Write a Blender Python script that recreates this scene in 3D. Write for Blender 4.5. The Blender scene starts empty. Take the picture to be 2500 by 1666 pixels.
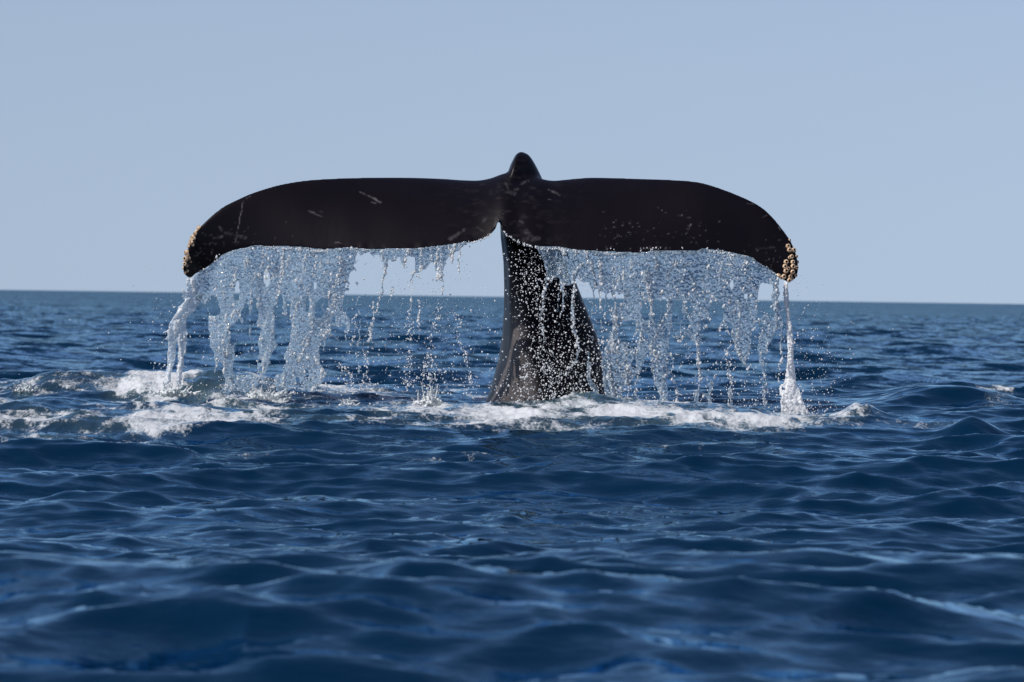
import bpy, bmesh, math, random
import numpy as np
from mathutils import Matrix, Vector

random.seed(7)
RNG = np.random.default_rng(11)
scene = bpy.context.scene
COL = scene.collection

# ------------------------------------------------------------------ camera
IMG_W, IMG_H = 2500.0, 1666.0
CAM_D, CAM_H = 36.0, 1.60
PXM = 312.0                                  # photo pixels per metre at the whale
F_PX = CAM_D * PXM
PITCH = math.atan(108.0 / F_PX)              # horizon sits above the picture's middle
ROLL = math.radians(0.80)
cam_loc = Vector((0.0, -CAM_D, CAM_H))
fwd = Vector((0, math.cos(PITCH), -math.sin(PITCH)))
rgt0 = Vector((1, 0, 0)); up0 = rgt0.cross(fwd)
rgt = rgt0 * math.cos(ROLL) + up0 * math.sin(ROLL)
up = up0 * math.cos(ROLL) - rgt0 * math.sin(ROLL)
cam = bpy.data.cameras.new('camera')
cam.sensor_width = 36.0
cam.lens = 36.0 * F_PX / IMG_W
cam.clip_start, cam.clip_end = 0.5, 60000.0
cam.dof.use_dof = True
cam.dof.focus_distance = CAM_D - 0.3
cam.dof.aperture_fstop = 6.6
cam_o = bpy.data.objects.new('camera', cam)
COL.objects.link(cam_o)
M = Matrix((rgt, up, -fwd)).transposed().to_4x4()
M.translation = cam_loc
cam_o.matrix_world = M
scene.camera = cam_o

# ------------------------------------------------------------------ sky, sun, exposure
SUN = Vector((-0.59, -0.42, 0.69)).normalized()      # towards the sun: left and high
SUN_EL = math.asin(SUN.z); SUN_ROT = math.atan2(SUN.x, SUN.y)
world = bpy.data.worlds.new('World'); scene.world = world
world.use_nodes = True
wn = world.node_tree; wn.nodes.clear()
sky = wn.nodes.new('ShaderNodeTexSky'); sky.sky_type = 'NISHITA'; sky.sun_disc = False
sky.sun_elevation = SUN_EL; sky.sun_rotation = SUN_ROT
sky.air_density = 1.0; sky.dust_density = 0.3; sky.ozone_density = 3.0; sky.altitude = 0.0
mul = wn.nodes.new('ShaderNodeMix'); mul.data_type = 'RGBA'; mul.blend_type = 'MULTIPLY'
mul.inputs['Factor'].default_value = 1.0
mul.inputs[7].default_value = (1.13, 0.97, 0.99, 1)
# look a little higher into the sky model everywhere: the clear, dry air of the photograph has no yellow horizon band
tc = wn.nodes.new('ShaderNodeTexCoord'); sx = wn.nodes.new('ShaderNodeSeparateXYZ'); cx = wn.nodes.new('ShaderNodeCombineXYZ')
sq = wn.nodes.new('ShaderNodeMath'); sq.operation = 'MULTIPLY_ADD'; sq.inputs[2].default_value = 0.115 ** 2
rt = wn.nodes.new('ShaderNodeMath'); rt.operation = 'SQRT'
wn.links.new(tc.outputs['Generated'], sx.inputs[0]); wn.links.new(sx.outputs[2], sq.inputs[0]); wn.links.new(sx.outputs[2], sq.inputs[1]); wn.links.new(sq.outputs[0], rt.inputs[0])
wn.links.new(sx.outputs[0], cx.inputs[0]); wn.links.new(sx.outputs[1], cx.inputs[1]); wn.links.new(rt.outputs[0], cx.inputs[2]); wn.links.new(cx.outputs[0], sky.inputs['Vector'])
bg = wn.nodes.new('ShaderNodeBackground'); bg.inputs['Strength'].default_value = 0.105
wo = wn.nodes.new('ShaderNodeOutputWorld')
wn.links.new(sky.outputs[0], mul.inputs[6]); wn.links.new(mul.outputs[2], bg.inputs['Color'])
wn.links.new(bg.outputs[0], wo.inputs['Surface'])
sun = bpy.data.lights.new('sun', 'SUN'); sun.energy = 5.0; sun.angle = math.radians(0.53); sun.color = (1.0, 0.95, 0.88)
sun_o = bpy.data.objects.new('sun', sun); COL.objects.link(sun_o)
sun_o.rotation_euler = SUN.to_track_quat('Z', 'Y').to_euler()
sun_o.location = (-20, -10, 30)
vs = scene.view_settings
vs.view_transform = 'Standard'; vs.look = 'None'; vs.gamma = 1.0; vs.exposure = 0.0; vs.use_curve_mapping = False
cy = scene.cycles
cy.max_bounces = 10; cy.transmission_bounces = 8; cy.glossy_bounces = 4; cy.diffuse_bounces = 3
cy.transparent_max_bounces = 12
cy.caustics_reflective = False; cy.caustics_refractive = False
cy.sample_clamp_indirect = 6.0
cy.use_denoising = True

# ------------------------------------------------------------------ helpers
def P(px, py, Y):
    """world point at depth Y that the photograph shows at pixel (px, py)"""
    px = np.asarray(px, float); py = np.asarray(py, float); Y = np.asarray(Y, float)
    a = (px - IMG_W / 2) / F_PX; b = (IMG_H / 2 - py) / F_PX
    d = [fwd[i] + rgt[i] * a + up[i] * b for i in range(3)]
    t = (Y - cam_loc.y) / d[1]
    return np.stack(np.broadcast_arrays(cam_loc.x + d[0] * t, Y, cam_loc.z + d[2] * t), -1)

def _hash(ix, iy, iz, seed):
    h = (ix.astype(np.int64) * 374761393 + iy.astype(np.int64) * 668265263 + iz.astype(np.int64) * 1274126177 + seed * 362437) & 0xffffffff
    h = ((h ^ (h >> 13)) * 1274126177) & 0xffffffff
    h = ((h ^ (h >> 16)) * 2246822519) & 0xffffffff
    return ((h ^ (h >> 15)) & 0xffffff) / float(0xffffff) * 2 - 1

def vnoise(x, y, seed=0):
    """smooth 2D value noise, -1..1"""
    x = np.asarray(x, float); y = np.asarray(y, float)
    x0 = np.floor(x); y0 = np.floor(y)
    fx = x - x0; fy = y - y0
    fx = fx * fx * fx * (fx * (fx * 6 - 15) + 10); fy = fy * fy * fy * (fy * (fy * 6 - 15) + 10)
    z = np.zeros_like(x0)
    a = _hash(x0, y0, z, seed); b = _hash(x0 + 1, y0, z, seed)
    c = _hash(x0, y0 + 1, z, seed); d = _hash(x0 + 1, y0 + 1, z, seed)
    return (a + (b - a) * fx) * (1 - fy) + (c + (d - c) * fx) * fy

def fbm(x, y, octv=4, seed=0, gain=0.5):
    s = 0; a = 1; n = 0
    for o in range(octv):
        s = s + a * vnoise(x * 2 ** o + o * 17.3, y * 2 ** o - o * 9.1, seed + o); n += a; a *= gain
    return s / n

def sstep(a, b, x):
    t = np.clip((x - a) / (b - a), 0, 1)
    return t * t * (3 - 2 * t)

def mesh_np(name, co, faces, mat=None, parent=None, smooth=True, attrs=None):
    """one mesh object from numpy vertices and an (n, 3) or (n, 4) face array"""
    co = np.ascontiguousarray(co, np.float32); faces = np.ascontiguousarray(faces, np.int32)
    k = faces.shape[1]
    me = bpy.data.meshes.new(name)
    me.vertices.add(len(co)); me.vertices.foreach_set('co', co.ravel())
    me.loops.add(faces.size); me.loops.foreach_set('vertex_index', faces.ravel())
    me.polygons.add(len(faces))
    me.polygons.foreach_set('loop_start', np.arange(0, faces.size, k, dtype=np.int32))
    me.polygons.foreach_set('use_smooth', np.full(len(faces), smooth, bool))
    me.update(calc_edges=True)
    if attrs:
        for n, v in attrs.items():
            at = me.attributes.new(n, 'FLOAT', 'POINT'); at.data.foreach_set('value', np.ascontiguousarray(v, np.float32))
    o = bpy.data.objects.new(name, me)
    if mat: me.materials.append(mat)
    COL.objects.link(o)
    if parent: o.parent = parent
    return o

def tag(o, label, cat, group=None, kind=None):
    o['label'] = label; o['category'] = cat
    if group: o['group'] = group
    if kind: o['kind'] = kind
    return o

def catmull(pts, n):
    """n samples on a closed centripetal-ish Catmull-Rom curve"""
    p = np.asarray(pts, float); m = len(p)
    t = np.linspace(0, m, n, endpoint=False); i = np.floor(t).astype(int); f = (t - i)[:, None]
    p0, p1, p2, p3 = p[(i - 1) % m], p[i % m], p[(i + 1) % m], p[(i + 2) % m]
    return 0.5 * (2 * p1 + (p2 - p0) * f + (2 * p0 - 5 * p1 + 4 * p2 - p3) * f ** 2 + (3 * p1 - p0 - 3 * p2 + p3) * f ** 3)

# ------------------------------------------------------------------ materials
def new_mat(name):
    m = bpy.data.materials.new(name); m.use_nodes = True
    nt = m.node_tree; nt.nodes.clear()
    out = nt.nodes.new('ShaderNodeOutputMaterial')
    return m, nt, out

def N(nt, t, **kw):
    n = nt.nodes.new(t)
    for k, v in kw.items():
        if hasattr(n, k): setattr(n, k, v)
        else: n.inputs[k.replace('_', ' ')].default_value = v
    return n

def mat_sea():
    m, nt, out = new_mat('sea_water'); L = nt.links.new
    geo = N(nt, 'ShaderNodeNewGeometry')
    foam = N(nt, 'ShaderNodeAttribute', attribute_name='foam'); aer = N(nt, 'ShaderNodeAttribute', attribute_name='aer')
    # wind ripples too small for the mesh
    mp = N(nt, 'ShaderNodeMapping'); mp.inputs['Scale'].default_value = (0.55, 1.0, 1.0); L(geo.outputs['Position'], mp.inputs['Vector'])
    n1 = N(nt, 'ShaderNodeTexNoise'); n1.inputs['Scale'].default_value = 6.5; n1.inputs['Detail'].default_value = 4.0; n1.inputs['Roughness'].default_value = 0.5
    L(mp.outputs[0], n1.inputs['Vector'])
    b1 = N(nt, 'ShaderNodeBump'); b1.inputs['Strength'].default_value = 1.0; b1.inputs['Distance'].default_value = 0.014
    L(n1.outputs['Fac'], b1.inputs['Height'])
    # slopes of the waves that the far mesh is too coarse to carry
    lost = N(nt, 'ShaderNodeAttribute', attribute_name='lost')
    mp3 = N(nt, 'ShaderNodeMapping'); mp3.inputs['Scale'].default_value = (0.6, 1.0, 1.0); L(geo.outputs['Position'], mp3.inputs['Vector'])
    n3 = N(nt, 'ShaderNodeTexNoise'); n3.inputs['Scale'].default_value = 0.8; n3.inputs['Detail'].default_value = 5.0; n3.inputs['Roughness'].default_value = 0.75; L(mp3.outputs[0], n3.inputs['Vector'])
    sub = N(nt, 'ShaderNodeVectorMath', operation='SUBTRACT'); L(n3.outputs['Color'], sub.inputs[0]); sub.inputs[1].default_value = (0.5, 0.5, 0.5)
    flat = N(nt, 'ShaderNodeVectorMath', operation='MULTIPLY'); L(sub.outputs[0], flat.inputs[0]); flat.inputs[1].default_value = (14, 14, 0)
    scl = N(nt, 'ShaderNodeVectorMath', operation='SCALE'); L(flat.outputs[0], scl.inputs[0]); L(lost.outputs['Fac'], scl.inputs['Scale'])
    addn = N(nt, 'ShaderNodeVectorMath', operation='ADD'); L(scl.outputs[0], addn.inputs[0]); L(b1.outputs[0], addn.inputs[1])
    nrm = N(nt, 'ShaderNodeVectorMath', operation='NORMALIZE'); L(addn.outputs[0], nrm.inputs[0])
    wcol = N(nt, 'ShaderNodeMix', data_type='RGBA'); wcol.inputs[6].default_value = (0.0005, 0.0122, 0.033, 1); wcol.inputs[7].default_value = (0.10, 0.155, 0.15, 1)
    L(aer.outputs['Fac'], wcol.inputs['Factor'])
    dif = N(nt, 'ShaderNodeBsdfDiffuse'); L(wcol.outputs[2], dif.inputs['Color']); L(nrm.outputs[0], dif.inputs['Normal'])
    glo = N(nt, 'ShaderNodeBsdfGlossy'); glo.inputs['Color'].default_value = (0.59, 0.85, 1.0, 1); glo.inputs['Roughness'].default_value = 0.04; L(nrm.outputs[0], glo.inputs['Normal'])
    fr = N(nt, 'ShaderNodeFresnel'); fr.inputs['IOR'].default_value = 1.333; L(nrm.outputs[0], fr.inputs['Normal'])
    w = N(nt, 'ShaderNodeMixShader'); L(fr.outputs[0], w.inputs[0]); L(dif.outputs[0], w.inputs[1]); L(glo.outputs[0], w.inputs[2])
    # foam
    n2 = N(nt, 'ShaderNodeTexNoise'); n2.inputs['Scale'].default_value = 11.0; n2.inputs['Detail'].default_value = 6.0; n2.inputs['Roughness'].default_value = 0.6
    mp2 = N(nt, 'ShaderNodeMapping'); mp2.inputs['Scale'].default_value = (1.0, 0.35, 1.0); L(geo.outputs['Position'], mp2.inputs['Vector']); L(mp2.outputs[0], n2.inputs['Vector'])
    add = N(nt, 'ShaderNodeMath', operation='ADD'); L(foam.outputs['Fac'], add.inputs[0])
    sc = N(nt, 'ShaderNodeMath', operation='MULTIPLY_ADD'); L(n2.outputs['Fac'], sc.inputs[0]); sc.inputs[1].default_value = 1.5; sc.inputs[2].default_value = -0.75
    L(sc.outputs[0], add.inputs[1])
    n4 = N(nt, 'ShaderNodeTexNoise'); n4.inputs['Scale'].default_value = 48.0; n4.inputs['Detail'].default_value = 3.0; n4.inputs['Roughness'].default_value = 0.7
    mp4 = N(nt, 'ShaderNodeMapping'); mp4.inputs['Scale'].default_value = (1.0, 0.3, 1.0); L(geo.outputs['Position'], mp4.inputs['Vector']); L(mp4.outputs[0], n4.inputs['Vector'])
    sc4 = N(nt, 'ShaderNodeMath', operation='MULTIPLY_ADD'); L(n4.outputs['Fac'], sc4.inputs[0]); sc4.inputs[1].default_value = 1.1; sc4.inputs[2].default_value = -0.55
    add4 = N(nt, 'ShaderNodeMath', operation='ADD'); L(add.outputs[0], add4.inputs[0]); L(sc4.outputs[0], add4.inputs[1]); add = add4
    on = N(nt, 'ShaderNodeMapRange'); on.inputs['From Min'].default_value = 0.05; on.inputs['From Max'].default_value = 0.22; L(foam.outputs['Fac'], on.inputs['Value'])
    gate = N(nt, 'ShaderNodeMath', operation='MULTIPLY'); L(add.outputs[0], gate.inputs[0]); L(on.outputs[0], gate.inputs[1]); add = gate
    mr = N(nt, 'ShaderNodeMapRange', interpolation_type='SMOOTHSTEP'); mr.inputs['From Min'].default_value = 0.34; mr.inputs['From Max'].default_value = 0.90
    L(add.outputs[0], mr.inputs['Value'])
    b2 = N(nt, 'ShaderNodeBump'); b2.inputs['Strength'].default_value = 0.8; b2.inputs['Distance'].default_value = 0.03; L(n2.outputs['Fac'], b2.inputs['Height'])
    fd = N(nt, 'ShaderNodeBsdfPrincipled'); fd.inputs['Base Color'].default_value = (0.50, 0.52, 0.54, 1); fd.inputs['Roughness'].default_value = 0.55
    fd.inputs['Subsurface Weight'].default_value = 0.0
    L(b2.outputs[0], fd.inputs['Normal'])
    mix = N(nt, 'ShaderNodeMixShader'); L(mr.outputs[0], mix.inputs[0]); L(w.outputs[0], mix.inputs[1]); L(fd.outputs[0], mix.inputs[2])
    L(mix.outputs[0], out.inputs['Surface'])
    return m

def mat_fall(name, white_lo, white_hi, attr=True, dimple=0.016):
    """falling water: clear refracting water mixed with white aerated water, finely dimpled"""
    m, nt, out = new_mat(name); L = nt.links.new
    geo = N(nt, 'ShaderNodeNewGeometry')
    n1 = N(nt, 'ShaderNodeTexNoise'); n1.inputs['Scale'].default_value = 75.0; n1.inputs['Detail'].default_value = 2.0; L(geo.outputs['Position'], n1.inputs['Vector'])
    b = N(nt, 'ShaderNodeBump'); b.inputs['Strength'].default_value = 1.0; b.inputs['Distance'].default_value = dimple; L(n1.outputs['Fac'], b.inputs['Height'])
    g = N(nt, 'ShaderNodeBsdfGlass'); g.inputs['IOR'].default_value = 1.333; g.inputs['Roughness'].default_value = 0.04; g.inputs['Color'].default_value = (0.95, 0.98, 1, 1)
    d = N(nt, 'ShaderNodeBsdfPrincipled'); d.inputs['Base Color'].default_value = (0.96, 0.975, 0.99, 1); d.inputs['Roughness'].default_value = 0.16; d.inputs['IOR'].default_value = 1.40; L(b.outputs[0], d.inputs['Normal'])
    t = N(nt, 'ShaderNodeBsdfTranslucent'); t.inputs['Color'].default_value = (0.96, 0.98, 1.0, 1); L(b.outputs[0], t.inputs['Normal'])
    ms = N(nt, 'ShaderNodeMixShader'); ms.inputs[0].default_value = 0.45; L(d.outputs[0], ms.inputs[1]); L(t.outputs[0], ms.inputs[2])
    mx = N(nt, 'ShaderNodeMixShader'); L(g.outputs[0], mx.inputs[1]); L(ms.outputs[0], mx.inputs[2])
    if attr:
        a = N(nt, 'ShaderNodeAttribute', attribute_name='white')
        cm = N(nt, 'ShaderNodeMix', data_type='RGBA'); cm.inputs[6].default_value = (0.50, 0.72, 0.92, 1); cm.inputs[7].default_value = (0.95, 0.96, 0.97, 1)
        L(a.outputs['Fac'], cm.inputs['Factor']); L(cm.outputs[2], d.inputs['Base Color']); L(cm.outputs[2], t.inputs['Color'])
        mr = N(nt, 'ShaderNodeMapRange'); mr.inputs['To Min'].default_value = white_lo; mr.inputs['To Max'].default_value = white_hi
        L(a.outputs['Fac'], mr.inputs['Value']); L(mr.outputs[0], mx.inputs[0])
    else:
        mx.inputs[0].default_value = white_lo
    L(mx.outputs[0], out.inputs['Surface'])
    return m

def mat_skin():
    m, nt, out = new_mat('whale_skin'); L = nt.links.new
    geo = N(nt, 'ShaderNodeNewGeometry')
    n1 = N(nt, 'ShaderNodeTexNoise'); n1.inputs['Scale'].default_value = 3.0; n1.inputs['Detail'].default_value = 5.0; L(geo.outputs['Position'], n1.inputs['Vector'])
    c = N(nt, 'ShaderNodeMix', data_type='RGBA'); c.inputs[6].default_value = (0.0022, 0.0016, 0.0034, 1); c.inputs[7].default_value = (0.0060, 0.0040, 0.0052, 1); L(n1.outputs['Fac'], c.inputs['Factor'])
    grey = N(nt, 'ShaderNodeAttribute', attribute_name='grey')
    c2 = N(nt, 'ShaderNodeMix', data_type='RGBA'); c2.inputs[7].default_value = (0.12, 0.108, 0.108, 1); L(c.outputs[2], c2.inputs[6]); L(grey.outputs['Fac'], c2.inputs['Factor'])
    scar = N(nt, 'ShaderNodeAttribute', attribute_name='scar')
    c3 = N(nt, 'ShaderNodeMix', data_type='RGBA'); c3.inputs[7].default_value = (0.30, 0.28, 0.29, 1); L(c2.outputs[2], c3.inputs[6]); L(scar.outputs['Fac'], c3.inputs['Factor'])
    mp = N(nt, 'ShaderNodeMapping'); mp.inputs['Scale'].default_value = (8, 8, 3.0); L(geo.outputs['Position'], mp.inputs['Vector'])
    n2 = N(nt, 'ShaderNodeTexNoise'); n2.inputs['Scale'].default_value = 1.6; n2.inputs['Detail'].default_value = 4.0; L(mp.outputs[0], n2.inputs['Vector'])
    b = N(nt, 'ShaderNodeBump'); b.inputs['Strength'].default_value = 0.15; b.inputs['Distance'].default_value = 0.008; L(n2.outputs['Fac'], b.inputs['Height'])
    p = N(nt, 'ShaderNodeBsdfPrincipled'); p.inputs['Roughness'].default_value = 0.34; p.inputs['IOR'].default_value = 1.36; p.inputs['Specular IOR Level'].default_value = 0.22
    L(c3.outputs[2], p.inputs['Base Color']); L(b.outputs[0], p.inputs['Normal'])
    L(p.outputs[0], out.inputs['Surface'])
    return m

def mat_barnacle():
    m, nt, out = new_mat('barnacle_shell'); L = nt.links.new
    geo = N(nt, 'ShaderNodeNewGeometry'); oi = N(nt, 'ShaderNodeObjectInfo')
    n1 = N(nt, 'ShaderNodeTexNoise'); n1.inputs['Scale'].default_value = 60.0; n1.inputs['Detail'].default_value = 3.0; L(geo.outputs['Position'], n1.inputs['Vector'])
    r = N(nt, 'ShaderNodeValToRGB'); r.color_ramp.elements[0].position = 0.3; r.color_ramp.elements[0].color = (0.22, 0.11, 0.055, 1)
    r.color_ramp.elements[1].position = 0.62; r.color_ramp.elements[1].color = (0.66, 0.50, 0.34, 1)
    L(n1.outputs['Fac'], r.inputs[0])
    inner = N(nt, 'ShaderNodeAttribute', attribute_name='inner')
    c = N(nt, 'ShaderNodeMix', data_type='RGBA'); c.inputs[7].default_value = (0.05, 0.022, 0.012, 1); L(r.outputs[0], c.inputs[6]); L(inner.outputs['Fac'], c.inputs['Factor'])
    p = N(nt, 'ShaderNodeBsdfPrincipled'); p.inputs['Roughness'].default_value = 0.35; L(c.outputs[2], p.inputs['Base Color'])
    L(p.outputs[0], out.inputs['Surface'])
    return m

def mat_foam():
    m, nt, out = new_mat('sea_foam'); L = nt.links.new
    geo = N(nt, 'ShaderNodeNewGeometry')
    n1 = N(nt, 'ShaderNodeTexNoise'); n1.inputs['Scale'].default_value = 30.0; n1.inputs['Detail'].default_value = 5.0; L(geo.outputs['Position'], n1.inputs['Vector'])
    r = N(nt, 'ShaderNodeValToRGB'); r.color_ramp.elements[0].position = 0.3; r.color_ramp.elements[0].color = (0.46, 0.52, 0.53, 1)
    r.color_ramp.elements[1].position = 0.6; r.color_ramp.elements[1].color = (0.78, 0.79, 0.80, 1); L(n1.outputs['Fac'], r.inputs[0])
    b = N(nt, 'ShaderNodeBump'); b.inputs['Strength'].default_value = 0.7; b.inputs['Distance'].default_value = 0.02; L(n1.outputs['Fac'], b.inputs['Height'])
    d = N(nt, 'ShaderNodeBsdfPrincipled'); d.inputs['Roughness'].default_value = 0.5; L(r.outputs[0], d.inputs['Base Color']); L(b.outputs[0], d.inputs['Normal'])
    t = N(nt, 'ShaderNodeBsdfTranslucent'); t.inputs['Color'].default_value = (0.75, 0.8, 0.82, 1)
    mx = N(nt, 'ShaderNodeMixShader'); mx.inputs[0].default_value = 0.3; L(d.outputs[0], mx.inputs[1]); L(t.outputs[0], mx.inputs[2])
    L(mx.outputs[0], out.inputs['Surface'])
    return m

MAT_SEA = mat_sea()
MAT_SHEET = mat_fall('falling_water', 0.31, 1.0)
MAT_DROP = mat_fall('water_drop', 0.94, 0.94, attr=False)
MAT_JET = mat_fall('falling_water_dense', 0.40, 1.0, dimple=0.006)
MAT_SKIN = mat_skin()
MAT_BARN = mat_barnacle()
MAT_FOAM = mat_foam()

# ------------------------------------------------------------------ the sea
NW = 104
lam = np.geomspace(0.15, 7.0, NW) * RNG.uniform(0.9, 1.1, NW)
ang = np.radians(-82 + RNG.normal(0, 34, NW))
slope = 0.050 * np.where(lam > 1.0, 0.62, 1.0) * np.where(lam > 2.2, 0.55, 1.0)
amp = slope * lam / (2 * math.pi)
kk = 2 * math.pi / lam; pha = RNG.uniform(0, 2 * math.pi, NW)

# steeper chop of the open water beyond the swell
FL = np.geomspace(1.6, 11, 16); FTH = np.radians(-88 + RNG.normal(0, 26, 16)); FPH = RNG.uniform(0, 6.28, 16); FK = 2 * math.pi / FL; FAMP = 0.042 * FL / (2 * math.pi)

# raised and sunk water round the tail: (px, py of crest, depth Y, height, half-width x, front half-depth, rear half-depth)
MOUNDS = []
def mound(px, Y, h, sx, sf, sr): MOUNDS.append((float(P(px, 900, Y)[0]), Y, h, sx, sf, sr))
mound(125, 0.8, 0.08, 0.3, 0.4, 0.8)
mound(330, 0.9, 0.10, 0.9, 0.5, 1.0)
mound(560, 0.7, 0.09, 0.6, 0.6, 1.0)
mound(250, -1.0, -0.06, 1.5, 0.8, 0.6)
mound(850, 0.3, 0.04, 0.8, 0.7, 1.0)
mound(1300, -1.0, 0.02, 0.9, 0.9, 0.9)
mound(1430, -0.9, 0.05, 0.3, 0.4, 0.5)
mound(2330, 0.9, 0.17, 0.5, 0.55, 0.9)
mound(2200, -0.6, -0.06, 0.9, 0.6, 0.6)
mound(2110, -2.4, 0.11, 0.14, 0.20, 0.5)
mound(2385, -3.6, 0.12, 0.18, 0.22, 0.5)
mound(1945, -0.7, -0.11, 0.42, 1.3, 0.6)
mound(1750, 2.0, 0.09, 0.6, 0.5, 0.8)
mound(930, 1.8, 0.06, 0.35, 0.5, 0.6)

# foam patches: (px, py on flat water, half-width px, half-height px, strength)
FOAM = [(330, 962, 150, 22, .95), (470, 958, 140, 24, 1.15), (620, 975, 130, 20, .8), (700, 985, 200, 25, .6), (840, 985, 40, 14, 1.0),
        (60, 960, 60, 20, .8), (30, 985, 50, 26, .9), (150, 1025, 190, 15, 1.0), (330, 1032, 240, 13, .95), (600, 1037, 240, 11, .85),
        (90, 1072, 150, 16, .9), (260, 1090, 130, 13, .72), (860, 1032, 150, 10, .85), (1060, 985, 90, 22, 1.0), (1010, 1010, 150, 16, .6),
        (1250, 1018, 170, 22, 1.05), (1410, 995, 90, 20, 1.2), (1330, 1030, 220, 18, .95), (1500, 1020, 170, 20, 1.05), (1660, 1030, 190, 20, 1.0),
        (1180, 1042, 130, 9, .9), (1600, 1046, 150, 8, .8), (1850, 1037, 150, 18, .95), (1950, 1030, 90, 18, .9), (1300, 1000, 260, 18, .55),
        (520, 1048, 260, 7, .6), (60, 1040, 120, 8, .75), (980, 1044, 160, 6, .6), (1420, 1050, 200, 6, .7), (2060, 1035, 90, 12, .62), (2110, 1022, 30, 10, .8), (2440, 985, 50, 22, .55), (2300, 1040, 160, 8, .5), (2300, 1120, 80, 8, .42),
        (1060, 1130, 120, 8, .48), (480, 1085, 60, 7, .5), (1160, 1120, 60, 8, .5), (620, 1110, 60, 6, .5), (1600, 1080, 160, 12, .42),
        (620, 1010, 120, 16, .5), (900, 1000, 100, 20, .6), (1750, 1015, 120, 14, .8), (1040, 1140, 70, 6, .5)]

SW_D = np.array([0, 8, 11, 13, 14.5, 16, 17.5, 19.5, 22, 25, 28, 31, 34, 36.5, 39, 43, 48, 55, 65, 90, 200, 1e6])
SW_Z = np.array([.30, .34, .45, .55, .62, .63, .55, .40, .27, .36, .50, .63, .745, .80, .79, .68, .45, .2, .05, 0, 0, 0])
def swell(x, y):
    d = np.hypot(x, y + CAM_D)
    near = sstep(26, 20, d)
    d = d + 0.9 * fbm(x * 0.10, y * 0.10, 2, 131) * sstep(34, 28, d) + near * 1.2 * fbm(x * 0.22 + 5, y * 0.02, 2, 133)
    out = 0
    for o in (-0.9, -0.45, 0, 0.45, 0.9): out = out + np.interp(d + o, SW_D, SW_Z)
    out = out / 5
    return out + sstep(60, 100, d) * 0.10 * fbm(x * 0.03, y * 0.06, 3, 135)

def ground_hit(px, py):
    a = (px - IMG_W / 2) / F_PX; b = (IMG_H / 2 - py) / F_PX
    d = [fwd[i] + rgt[i] * a + up[i] * b for i in range(3)]
    ts = np.linspace(27, 60, 1200) / d[1]
    zz = cam_loc.z + d[2] * ts - np.interp(ts * d[1], SW_D, SW_Z)
    k = int(np.argmax(zz < 0)) if np.any(zz < 0) else len(ts) - 1
    t = ts[k]
    return cam_loc.x + d[0] * t, cam_loc.y + d[1] * t

def project(co):
    v = co - np.array(cam_loc)
    d = v @ np.array(fwd)
    return IMG_W / 2 + F_PX * (v @ np.array(rgt)) / d, IMG_H / 2 - F_PX * (v @ np.array(up)) / d

def foam_base(x, y):
    f = np.zeros_like(x)
    near = (np.hypot(x, y + CAM_D) < 46) & (np.hypot(x, y + CAM_D) > 24)
    xn, yn = x[near], y[near]
    px, py = project(np.stack([xn, yn, swell(xn, yn)], -1))
    g = np.zeros_like(px)
    # churned ring of water the tail has stirred up
    top = np.interp(px, [-400, 0, 500, 1200, 1950, 2100], [930, 935, 940, 962, 985, 1000])
    bot = np.interp(px, [-400, 0, 300, 700, 900, 1250, 1700, 2000, 2120, 2200], [1110, 1105, 1070, 1052, 1050, 1056, 1058, 1050, 1040, 1030])
    inb = sstep(-14, 10, py - top) * sstep(10, -10, py - bot) * sstep(-500, -100, px) * sstep(2170, 2020, px)
    g = np.maximum(g, 0.52 * inb)
    # the smooth dark face of the wave on the left stays mostly clear
    face = sstep(40, 130, px) * sstep(1000, 820, px) * np.exp(-((py - np.interp(px, [0, 200, 500, 900], [990, 985, 1000, 1012])) / 15) ** 2)
    for fx, fy, wx, wy, s_ in FOAM:
        q = ((px - fx) / wx) ** 2 + ((py - fy) / wy) ** 2
        g = np.maximum(g, s_ * np.exp(-q * 0.8))
    f[near] = g * (1 - 0.62 * face)
    return f

def mound_h(x, y):
    h = np.zeros_like(x)
    for mx, my, hh, sx, sf, sr in MOUNDS:
        dy = y - my
        s = np.where(dy < 0, sf, sr)
        h += hh * np.exp(-((x - mx) / sx) ** 2 - (dy / s) ** 2)
    return h

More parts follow.
